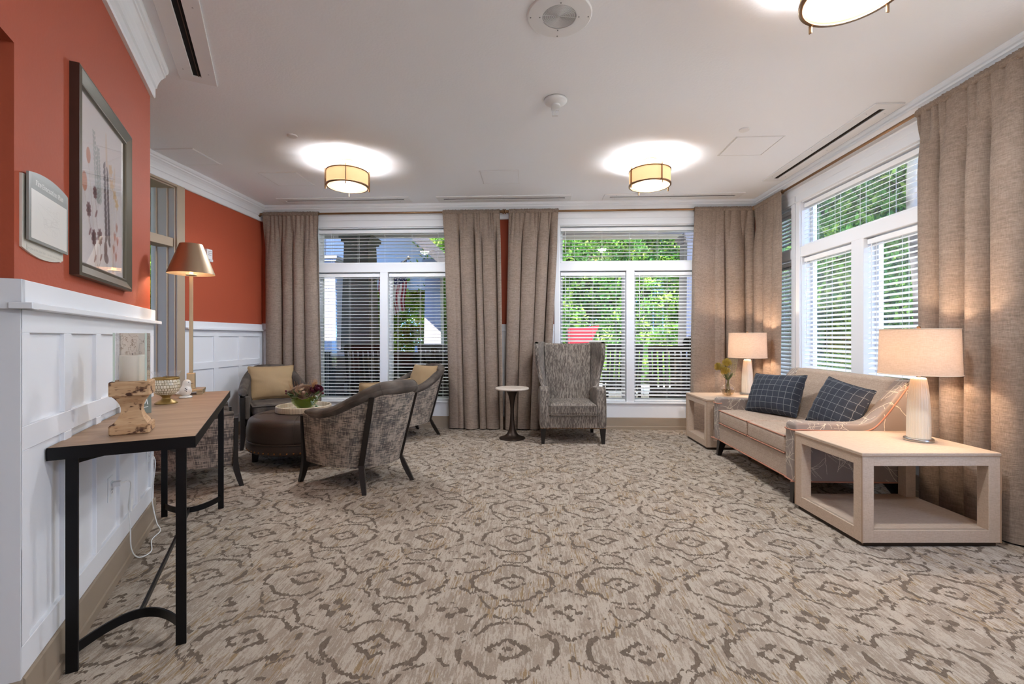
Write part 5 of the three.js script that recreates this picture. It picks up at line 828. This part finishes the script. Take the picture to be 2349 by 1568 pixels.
{
  const t = onWall('evacuation_sign', 'grey evacuation plan sign holder reading Fire Evacuation Plan', 'sign', 0.158, 1.60, 0.0), W = 0.318, H = 0.295;
  const plate = (w, y0, y1, arcT, arcB) => { const s = new THREE.Shape(); s.moveTo(-w / 2, y0); s.quadraticCurveTo(0, y0 - 2 * arcB, w / 2, y0); s.lineTo(w / 2, y1); s.quadraticCurveTo(0, y1 + 2 * arcT, -w / 2, y1); s.lineTo(-w / 2, y0); return s; };
  mesh('back_plate', extrude(plate(W, -0.115, 0.115, 0.012, 0.020), 0.006, { curve: 16 }).translate(-0.002, 0, 0.003), std(0xd3cdc0, 0.5), t);
  mesh('front_plate', extrude(plate(W - 0.004, -0.090, 0.125, 0.018, 0.0), 0.006, { curve: 16 }).translate(0.004, 0, 0.016), std(0x8c8c86, 0.4), t);
  const plan = canvasTexture(640, 420, (g, w, h) => { g.fillStyle = '#e2ddd5'; g.fillRect(0, 0, w, h); g.strokeStyle = '#c4beb6'; g.lineWidth = 2; const r = rng(4); for (let k = 0; k < 16; k++) { g.globalAlpha = 0.6; g.strokeRect(120 + r() * 330, 80 + r() * 230, 20 + r() * 80, 14 + r() * 50); } for (let k = 0; k < 9; k++) { g.beginPath(); g.moveTo(100 + r() * 400, 70 + r() * 250); g.lineTo(120 + r() * 420, 90 + r() * 260); g.stroke(); } g.globalAlpha = 1; });
  mesh('plan_print', plainGeo(new THREE.PlaneGeometry(W - 0.034, 0.158)).translate(0.004, -0.002, 0.0195), std(0xffffff, 0.35, { map: plan }), t);
  const head = canvasTexture(1024, 128, (g, w, h) => { g.fillStyle = '#8c8c86'; g.fillRect(0, 0, w, h); g.fillStyle = '#dcdad4'; g.font = '84px serif'; g.textAlign = 'center'; g.textBaseline = 'middle'; g.fillText('Fire Evacuation Plan', w / 2, h / 2 + 4); });
  mesh('heading_print', plainGeo(new THREE.PlaneGeometry(W - 0.045, 0.034)).translate(0.004, 0.104, 0.0195), std(0xffffff, 0.45, { map: head }), t);
  const foot = canvasTexture(1024, 96, (g, w, h) => { g.fillStyle = '#d3cdc0'; g.fillRect(0, 0, w, h); g.fillStyle = '#a9a49a'; g.font = '46px sans-serif'; g.textAlign = 'center'; g.textBaseline = 'middle'; g.fillText('In Case of Fire, Use Stairs - Do Not Use Elevators', w / 2, h / 2); });
  mesh('notice_print', plainGeo(new THREE.PlaneGeometry(W - 0.05, 0.022)).translate(0.004, -0.112, 0.0068), std(0xffffff, 0.5, { map: foot }), t);
  mesh('spacer', [bx(-0.10, -0.08, -0.06, -0.04, 0.005, 0.014), bx(0.08, 0.10, -0.06, -0.04, 0.005, 0.014), bx(-0.10, 0.10, 0.06, 0.08, 0.005, 0.014)], M.dark, t);
}
function outlet(label, s, y) {
  const t = onWall('wall_outlet', label, 'outlet', s, y, 0.004);
  mesh('plate', cbox(0.072, 0.118, 0.006, 0.002, 0, 0, 0.003), M.plastic, t);
  for (const q of [-1, 1]) { const r = mesh('receptacle', rbox(0.034, 0.030, 0.004, 0.0018, 0, q * 0.020, 0.007, 2), M.plastic, t); mesh('slot', [bx(-0.008, -0.006, q * 0.020 - 0.004, q * 0.020 + 0.006, 0.0088, 0.0094), bx(0.006, 0.008, q * 0.020 - 0.004, q * 0.020 + 0.006, 0.0088, 0.0094)], M.dark, r); }
  return t;
}
outlet('white wall outlet below the console with a plug in it', 0.88, 0.47); outlet('white wall outlet near the end of the wainscot', 1.64, 0.47);
{
  const q = (s, y, o) => { const p = wp(s, o); return [p[0], y, p[1]]; };
  const t = thing('lamp_cord', 'thin white lamp cord with a tag hanging below the console', 'cord');
  mesh('plug', cbox(0.026, 0.022, 0.034, 0.003).rotateY(W_TURN).translate(...q(0.885, 0.49, 0.030)), M.plastic, t);
  mesh('cable', tube([q(0.885, 0.49, 0.045), q(0.93, 0.485, 0.07), q(0.985, 0.42, 0.06), q(1.02, 0.33, 0.045), q(1.03, 0.22, 0.05), q(1.05, 0.10, 0.05), q(1.10, 0.03, 0.07), q(1.22, 0.005, 0.10), q(1.40, 0.005, 0.07), q(1.52, 0.012, 0.09), q(1.58, 0.05, 0.06), q(1.60, 0.2, 0.035), q(1.63, 0.40, 0.045), q(1.64, 0.46, 0.03)], 0.0032, 120, 7), M.cord, t);
  mesh('tag', cbox(0.030, 0.062, 0.001, 0.0004).rotateZ(-0.3).rotateY(W_TURN).translate(...q(1.0, 0.345, 0.062)), std(0xf4f4f2, 0.6), t);
}
{ // alarm on the left wall
  const t = thing('alarm_strobe', 'small white wall alarm beside the brass lamp shade', 'alarm', [XL, 2.13, -4.965], Math.PI / 2);
  mesh('housing', rbox(0.085, 0.125, 0.045, 0.008, 0, 0, 0.0225, 2), M.plastic, t); mesh('lens', rbox(0.05, 0.03, 0.03, 0.006, 0, -0.065, 0.05, 2), phys(0xdde2e6, 0.1), t);
  mesh('marking', [bx(-0.03, 0.03, 0.035, 0.040, 0.045, 0.0456), bx(-0.03, 0.03, 0.015, 0.020, 0.045, 0.0456), bx(-0.03, 0.02, -0.005, 0.0, 0.045, 0.0456)], std(0xa08080, 0.6), t);
}
// ---------------------------------------------------------------- outside: ground, porch, trees
struct('ground', bx(-40, 40, -0.6, -0.16, -45, 25), std(0xffffff, 1, { map: groundTex }), 'lawn and mulch around the building');
tag(struct('porch_floor', bx(-9, XR + 0.4, -0.16, -0.06, -10.4, ZB - 0.165), std(0x8d8880, 0.9), 'grey porch floor outside the back windows'), 'grey porch floor outside the back windows', 'floor');
tag(struct('porch_roof', [bx(-9, XR + 0.3, 3.23, 3.45, -9.2, 2.6), bx(-1.6, XR + 0.3, 3.13, 3.24, -9.0, -8.6)], std(0xc6c0c2, 0.8), 'flat porch soffit outside the back windows'), 'flat porch soffit outside the back windows', 'roof');
{ // sloping gable over the entrance
  const g = thing('entry_gable', 'white sloping gable roof of the entrance porch seen through the left transom', 'roof', [0, 0, 0]);
  mesh('gable_wall', extrude([[-10, -0.1], [-10, 7.2], [-6.6, 7.2], [-2.9, 3.75], [-2.9, 2.6], [-6.0, 2.6], [-6.0, -0.1]], 0.12).translate(0, 0, -13.3), std(0xc9c6cc, 0.8), g);
  const slope = (z0, z1, up, th) => extrude([[-6.6, 7.15 + up], [-1.35, 2.29 + up], [-1.35, 2.29 + up + th], [-6.6, 7.15 + up + th]], Math.abs(z1 - z0)).translate(0, 0, (z0 + z1) / 2);
  mesh('roof_slope', slope(-13.3, -9.9, 0, 0.16), std(0xcdc9cf, 0.8), g);
  mesh('added_shade_slab', bx(-10, -6.5, 7.15, 7.35, -13.3, -9.9), std(0xcdc9cf, 0.8), g);  // unseen slab added to keep the sun off the gable wall
  mesh('roof_edge', slope(-9.95, -9.75, -0.10, 0.34), std(0x5a5654, 0.8), g);
  mesh('wall_batten', [bx(-9.0, -8.9, 2.6, 7.1, -13.24, -13.18), bx(-7.6, -7.5, 2.6, 7.1, -13.24, -13.18), bx(-6.2, -6.1, 2.6, 6.7, -13.24, -13.18), bx(-4.8, -4.7, 2.6, 5.3, -13.24, -13.18)], std(0xbfbcc2, 0.8), g);
}
function column(label, x, z, w0, w1, y0, y1, m, pier) {
  const t = thing('porch_column', label, 'column', [x, -0.06, z], 0, 'tapered porch columns');
  const tap = (a, b, h0, h1) => bar([0, h0 + 0.06, 0], [0, h1 + 0.06, 0], a, a, b, b);
  mesh('shaft', tap(w0, w1, y0, y1 - 0.12), m, t); mesh('capital', [box(w1 + 0.08, 0.06, w1 + 0.08, 0, y1 - 0.03, 0), box(w1 + 0.14, 0.07, w1 + 0.14, 0, y1 + 0.03, 0)], m, t);
  mesh('cap_stone', cbox(w0 + 0.26, 0.07, w0 + 0.26, 0.01, 0, y0 + 0.045, 0), std(0xb4aeb4, 0.8), t);
  const q = mesh('pier_core', box(w0 + 0.10, y0 + 0.06, w0 + 0.10, 0, (y0 + 0.06) / 2, 0), std(0x5a514a, 0.95), t), R = rng(Math.round(x * 100) + 900);
  const stoneM = [std(0xffffff, 0.95, { map: stoneTex }), std(0xd8c8b8, 0.95, { map: stoneTex }), std(0xa89c98, 0.95, { map: stoneTex })];
  for (let y = 0; y < y0 - 0.02;) { const h = 0.09 + R() * 0.07; for (const [dx, dz] of [[0, 1], [1, 0], [-1, 0]]) { const hw = (w0 + 0.12) / 2; let a = -hw; while (a < hw - 0.02) { const l = Math.min(hw - a, 0.14 + R() * 0.16), c = a + l / 2, p = 0.01 + R() * 0.02; mesh('stone', dx ? cbox(0.05, h - 0.012, l - 0.012, 0.008, dx * (hw + p - 0.02), y + h / 2, c) : cbox(l - 0.012, h - 0.012, 0.05, 0.008, c, y + h / 2, hw + p - 0.02), stoneM[Math.floor(R() * 3)], t); a += l; } } y += h; }
  return t;
}
const colShaded = std(0x6a6862, 0.85), colPale = std(0xb9b6c0, 0.8);  // the darker grey paints shade into the near column
column('tapered porch column with its shade painted in dark grey, close outside the left back window', -3.17, -8.3, 0.53, 0.44, 0.92, 3.05, colShaded);
column('pale tapered porch column seen left of the one with painted shade', -5.05, -11.2, 0.52, 0.44, 0.90, 3.2, colPale);
column('pale tapered porch column with stone pier right of the flag', -2.42, -11.2, 0.42, 0.36, 0.90, 3.1, colPale);
column('pale tapered porch column at the right edge of the right back window', 2.92, -8.3, 0.46, 0.40, 0.92, 3.02, colPale);
{ // low dark rail panels between the columns
  const rm = std(0x2c2a24, 0.9);
  for (const [x0, x1, z, lb] of [[-2.9, -1.1, -9.3, 'low dark porch rail panel beyond the left back window'], [-7.5, -3.6, -9.3, 'low dark porch rail panel at the far left of the porch']]) { const t = thing('porch_rail', lb, 'railing', [0, -0.06, z]); mesh('panel', bx(x0, x1, 0.05, 0.90, -0.03, 0.03), rm, t); mesh('top_rail', cbox(x1 - x0, 0.06, 0.10, 0.008, (x0 + x1) / 2, 0.93, 0), rm, t); mesh('foot', [bx(x0 + 0.05, x0 + 0.1, 0, 0.06, -0.04, 0.04), bx(x1 - 0.1, x1 - 0.05, 0, 0.06, -0.04, 0.04)], rm, t); }
}
function rocker(name) {
  const t = thing(name, '', 'rocking chair', [0, -0.06, 0], 0, 'black porch rocking chairs'), m = M.black;
  for (const s of [-1, 1]) {
    const pts = []; for (let k = 0; k <= 12; k++) { const f = k / 12 * 2 - 1; pts.push([s * 0.27, 0.02 + 0.09 * f * f, f * 0.46]); }
    mesh('rocker', tube(pts, 0.020, 24, 6), m, t);
    mesh('leg', bar([s * 0.27, 0.05, 0.20], [s * 0.27, 0.66, 0.22], 0.045, 0.045), m, t); mesh('leg', bar([s * 0.27, 0.05, -0.22], [s * 0.27, 0.45, -0.24], 0.045, 0.045), m, t);
    mesh('back_post', bar([s * 0.26, 0.40, -0.22], [s * 0.27, 1.12, -0.44], 0.045, 0.035), m, t);
    mesh('arm', cbox(0.10, 0.025, 0.56, 0.008, s * 0.29, 0.67, -0.03), m, t);
  }
  for (let k = 0; k < 7; k++) mesh('seat_slat', cbox(0.50, 0.022, 0.058, 0.004, 0, 0.42 - 0.008 * k, 0.22 - k * 0.07), m, t);
  for (let k = 0; k < 6; k++) { const x = -0.20 + k * 0.08; mesh('back_slat', bar([x, 0.42, -0.24], [x, 1.08, -0.425], 0.055, 0.016), m, t); }
  mesh('crest_rail', cbox(0.56, 0.09, 0.03, 0.012).rotateX(-0.28).translate(0, 1.10, -0.435), m, t); mesh('back_rail', cbox(0.50, 0.05, 0.028, 0.006).rotateX(-0.28).translate(0, 0.50, -0.262), m, t);
  return t;
}
const rk = rocker('rocking_chair'); rk.position.set(-2.75, -0.06, -7.6); rk.rotation.y = rad(186); rk.userData.label = 'black slatted rocking chair on the porch outside the left back window';
dup(rk, [-1.55, -0.06, -7.9], rad(172), 'black rocking chair on the porch behind the rear right barrel armchair');
dup(rk, [1.55, -0.06, -8.0], rad(178), 'black rocking chair on the porch right of the wingback chair');
dup(rk, [2.12, -0.06, -7.05], rad(160), 'large black rocking chair on the porch closest to the corner curtain');
dup(rk, [0.72, -0.06, -8.3], rad(190), 'black rocking chair on the porch hidden behind the wingback chair');
{ const t = thing('dark_dome', 'dark rounded dome above the rocking chair nearest the glass', 'cushion', [2.30, 1.13, -6.66], rad(160)); mesh('pad', ball(0.125, 18).scale(1, 0.75, 0.55), std(0x1a1412, 0.8), t); mesh('strap', bx(-0.1, 0.1, -0.08, -0.05, -0.02, 0.0), M.black, t); }  // stand-in for a dark dome above the chair back
{ // flag on an angled pole fixed to the column
  const t = thing('hanging_flag', 'American flag hanging from an angled pole outside the left back window', 'flag', [-3.55, 0, -8.3]);
  mesh('pole', tube([[0.62, 2.2, 0.1], [0.8, 2.5, -0.5], [0.95, 2.85, -1.1]], 0.014, 12, 8), std(0xb8b4ac, 0.4), t); mesh('finial', ball(0.04, 10, 0.97, 2.87, -1.13), M.brass, t);
  const fl = canvasTexture(512, 384, (g, w, h) => { for (let k = 0; k < 13; k++) { g.fillStyle = k % 2 ? '#dcd6d8' : '#9c2338'; g.fillRect(0, k * h / 13, w, h / 13 + 1); } g.fillStyle = '#2c3566'; g.fillRect(0, 0, w * 0.42, h * 7 / 13); g.fillStyle = '#e6e4ea'; for (let r = 0; r < 9; r++) for (let c = 0; c < (r % 2 ? 5 : 6); c++) { g.beginPath(); g.arc(18 + c * 36 + (r % 2 ? 18 : 0), 14 + r * 22.5, 6, 0, 6.3); g.fill(); } });
  const A = V3(0.95, 2.83, -1.08), B = V3(0.55, 2.44, -0.42);
  mesh('cloth', grid(20, 24, (u, v) => { const p = A.clone().lerp(B, v), drop = u * 1.05; return [p.x - 0.02 * Math.sin(u * 9 + v * 4) + u * 0.10 * (v - 0.2), p.y - drop + u * v * 0.22, p.z + 0.05 * Math.sin(v * 14 + u * 3) * (0.3 + u) - u * 0.1 * v, u, 1 - v]; }), phys(0xffffff, 0.9, { map: fl, transmission: 0.3, thickness: 0 }), t);
}
{ // red canvas
  const t = thing('patio_canopy', 'red canvas canopy in the yard seen through the right back window', 'canopy', [0.95, -0.16, -11.6]), red = phys(0xb01c30, 0.8, { transmission: 0.25, thickness: 0 });
  mesh('fabric', [bar([-0.02, 0.35, 0], [-0.02, 1.58, 0], 0.05, 0.5), extrude([[0, 1.60], [0.72, 1.66], [0.38, 0.95], [0.30, 0.45], [0, 0.45]], 0.5)], red, t); mesh('frame', [bar([-0.06, 0, 0], [-0.06, 1.55, 0], 0.05, 0.05), bar([0.3, 0, 0], [0.3, 0.5, 0], 0.05, 0.05)], M.black, t);
}
{ const t = thing('yard_sign', 'small blue box in the hedge beyond the left back window', 'box', [-3.45, -0.16, -14.2]); mesh('post', bx(-0.04, 0.04, 0, 0.75, -0.04, 0.04), M.black, t); mesh('box', rbox(0.42, 0.34, 0.30, 0.03, 0, 0.92, 0), std(0x5f86c0, 0.6), t); }
tag(struct('bounce_slab', bx(XR + 0.35, 6.0, -0.2, -0.12, -9.0, 6), std(0xd8d2ca, 0.9), 'pale slab added outside the window wall to bounce sun onto the ceiling'), 'pale slab added outside the window wall to bounce sun onto the ceiling', 'bounce_slab');  // pale ground added to reflect sun through the side windows onto the ceiling
tag(struct('patio', [bx(-0.8, 6.0, -0.2, -0.13, -13.4, -10.4)], std(0xd6d0c6, 0.9), 'bright paved patio beyond the porch'), 'bright paved patio beyond the porch', 'patio');

const leafMat = phys(0xffffff, 0.75, { transmission: 0.42, thickness: 0, ior: 1.2 });
const clusterGeos = [1, 2].map((seed) => { const R = rng(seed * 71), out = []; for (let k = 0; k < 9; k++) { const l = 0.11 + R() * 0.07, w = l * 0.6, a = R() * 6.2832, b = (R() - 0.5) * 1.6, g = grid(2, 2, (u, v) => { const s = (u - 0.5) * 2, wd = [0.35, 1, 0.05][Math.round(v * 2)]; return [s * w / 2 * wd, v * l, -Math.abs(s) * 0.02 - v * v * 0.03]; }); out.push(g.rotateX(1.0 + b).rotateY(a).translate((R() - 0.5) * 0.34, (R() - 0.5) * 0.26, (R() - 0.5) * 0.34)); } return merge(out); });
const GREENS = [[0.20, 0.42, 0.06], [0.30, 0.52, 0.07], [0.12, 0.30, 0.05], [0.42, 0.58, 0.10], [0.16, 0.36, 0.08]];
function foliage(name, blobs, n, seed, scale, tint, parent) {
  const R = rng(seed), im = new THREE.InstancedMesh(clusterGeos[seed % 2], leafMat, n), m = new THREE.Matrix4(), q = new THREE.Quaternion(), c = new THREE.Color(); im.name = name; im.castShadow = im.receiveShadow = true; im.userData.kind = 'stuff';
  for (let k = 0; k < n; k++) {
    const b = blobs[Math.floor(R() * blobs.length)], th = R() * 6.2832, ph = Math.acos(2 * R() - 1), r = Math.pow(0.35 + 0.65 * R(), 0.5);
    q.setFromEuler(new THREE.Euler((R() - 0.5) * 0.9, R() * 6.2832, (R() - 0.5) * 0.9)); const s = scale * (0.7 + R() * 0.7);
    m.compose(V3(b[0] + b[3] * r * Math.sin(ph) * Math.cos(th), b[1] + b[4] * r * Math.cos(ph), b[2] + b[3] * r * Math.sin(ph) * Math.sin(th)), q, V3(s, s, s)); im.setMatrixAt(k, m);
    const g = GREENS[Math.floor(R() * GREENS.length)], v = 0.8 + R() * 0.5; c.setRGB(g[0] * v * tint[0], g[1] * v * tint[1], g[2] * v * tint[2]); im.setColorAt(k, c);
  }
  parent.add(im); return im;
}
function tree(label, x, z, h, r, seed, o = {}) {
  const t = thing('tree', label, 'tree', [x, -0.16, z], 0, 'trees around the building'), R = rng(seed), tr = o.trunk || 0.14, bm = M_bark, top = h * 0.62;
  mesh('trunk', tube([[0, 0, 0], [0.05, h * 0.2, 0.03], [-0.04, h * 0.4, 0], [0.05, top, 0.04], [0, h * 0.85, 0]], tr, 24, 10), bm, t);
  const blobs = [];
  for (let k = 0; k < 9; k++) { const a = k / 9 * 6.2832 + R() * 0.5, d = r * (0.35 + 0.4 * R()), y = lerp(o.low ?? 0.12, 0.9, R()) * h; blobs.push([Math.cos(a) * d, y, Math.sin(a) * d, r * 0.62, h * 0.17]); if (k < 6) mesh('branch', tube([[0, y * 0.72, 0], [Math.cos(a) * d * 0.5, y * 0.85, Math.sin(a) * d * 0.5], [Math.cos(a) * d * 1.1, y, Math.sin(a) * d * 1.1]], tr * 0.22, 10, 6), bm, t); }
  blobs.push([0, h * 0.88, 0, r * 0.6, h * 0.14]);
  foliage('foliage', blobs, o.n || 4200, seed, o.scale || 0.78, o.tint || [1, 1, 1], t); return t;
}
const M_bark = std(0xffffff, 0.95, { map: barkTex });
const L1 = 'one of the leafy green trees filling the view behind the left back window', L2 = 'one of the leafy green trees filling the view behind the right back window', L3 = 'one of the leafy green trees filling the view behind the loveseat window', L4 = 'one of the tall trees in the far row beyond the yard';
let tseed = 100;
for (const [x, z, h, r] of [[-8.2, -15.5, 6.5, 2.4], [-5.6, -17, 7, 2.6], [-3.4, -16, 6.2, 2.3], [-1.4, -17.5, 7, 2.6]]) tree(L1, x, z, h, r, tseed++, { low: 0.05, tint: [1.15, 1.05, 0.8] }).userData.group = 'trees behind the left back window';
for (const [x, z, h, r] of [[0.6, -16.2, 7.2, 2.4], [2.8, -17, 7.5, 2.6], [4.9, -16, 7, 2.5], [7.2, -18, 7.5, 2.8]]) tree(L2, x, z, h, r, tseed++, { low: 0.08 }).userData.group = 'trees behind the right back window';
for (const [x, z, h, r] of [[8.2, -11.5, 6.5, 2.3], [9.6, -14, 7, 2.6], [8.6, -8.6, 6.4, 2.3], [10.5, -10, 8, 2.7], [12, -9.5, 8.5, 2.8], [7.2, -10.2, 5.5, 1.9], [9.2, -12.8, 7, 2.4], [11.5, -13, 8, 2.8]]) tree(L3, x, z, h, r, tseed++, { low: 0.06, tint: [0.85, 0.9, 1.0] }).userData.group = 'trees behind the loveseat window';
for (const [x, z, h, r] of [[-14, -22, 11, 4], [-8, -24, 12, 4.2], [-2, -25, 12, 4.2], [4, -25, 12, 4.2], [10, -22, 12, 4.2], [15.5, -16, 12, 4.2], [17.5, -10, 11, 4], [-11, -17, 8, 3], [-12, -9, 8, 3.2], [-12.5, -3, 9, 3.4]]) tree(L4, x, z, h, r, tseed++, { low: 0.06, n: 4500, scale: 1.3, trunk: 0.2, tint: [0.8, 0.85, 0.8] }).userData.group = 'far trees beyond the yard';
tree('thick pale barked tree close outside the loveseat window', 6.15, -7.3, 9, 2.2, 77, { trunk: 0.27, n: 900, low: 0.55 });
{ const t = thing('tree', 'slim tree standing outside the taupe framed glazing', 'tree', [-10.6, -0.16, -12.5]); mesh('trunk', tube([[0, 0, 0], [0.05, 1.5, 0], [0, 3.2, 0]], 0.09, 12, 8), M_bark, t); foliage('foliage', [[0, 1.6, 0, 1.6, 1.2], [0.4, 0.7, 0.3, 1.5, 0.8]], 2200, 55, 0.75, [1.1, 1, 0.9], t); }
for (const [x, z, r, lb] of [[-6.6, -12.2, 0.8, 'low leafy shrub at the far left of the porch rail'], [-1.7, -13.2, 0.85, 'low leafy shrub below the flag beyond the porch'], [-0.1, -13.8, 0.9, 'low leafy shrub between the two back window views'], [2.1, -14.2, 0.8, 'low leafy shrub behind the patio'], [3.9, -13.6, 0.9, 'low leafy shrub behind the right porch column'], [6.6, -9.8, 0.8, 'low leafy shrub outside the narrow corner window'], [6.9, -6.2, 0.9, 'low leafy shrub outside the loveseat window']]) { const t = thing('shrub', lb, 'shrub', [x, -0.16, z], 0, 'yard shrubs'); mesh('stem', tube([[0, 0, 0], [0.04, 0.25, 0], [0, 0.5, 0.02]], 0.03, 8, 6), M_bark, t); foliage('foliage', [[0, 0.5, 0, r, 0.5], [r * 0.6, 0.4, 0.1, r * 0.7, 0.42], [-r * 0.6, 0.4, -0.1, r * 0.7, 0.42]], 1100, Math.round(x * 10 + 300), 0.6, [1.1, 1.1, 1], t); }
renderer.render(scene, camera);
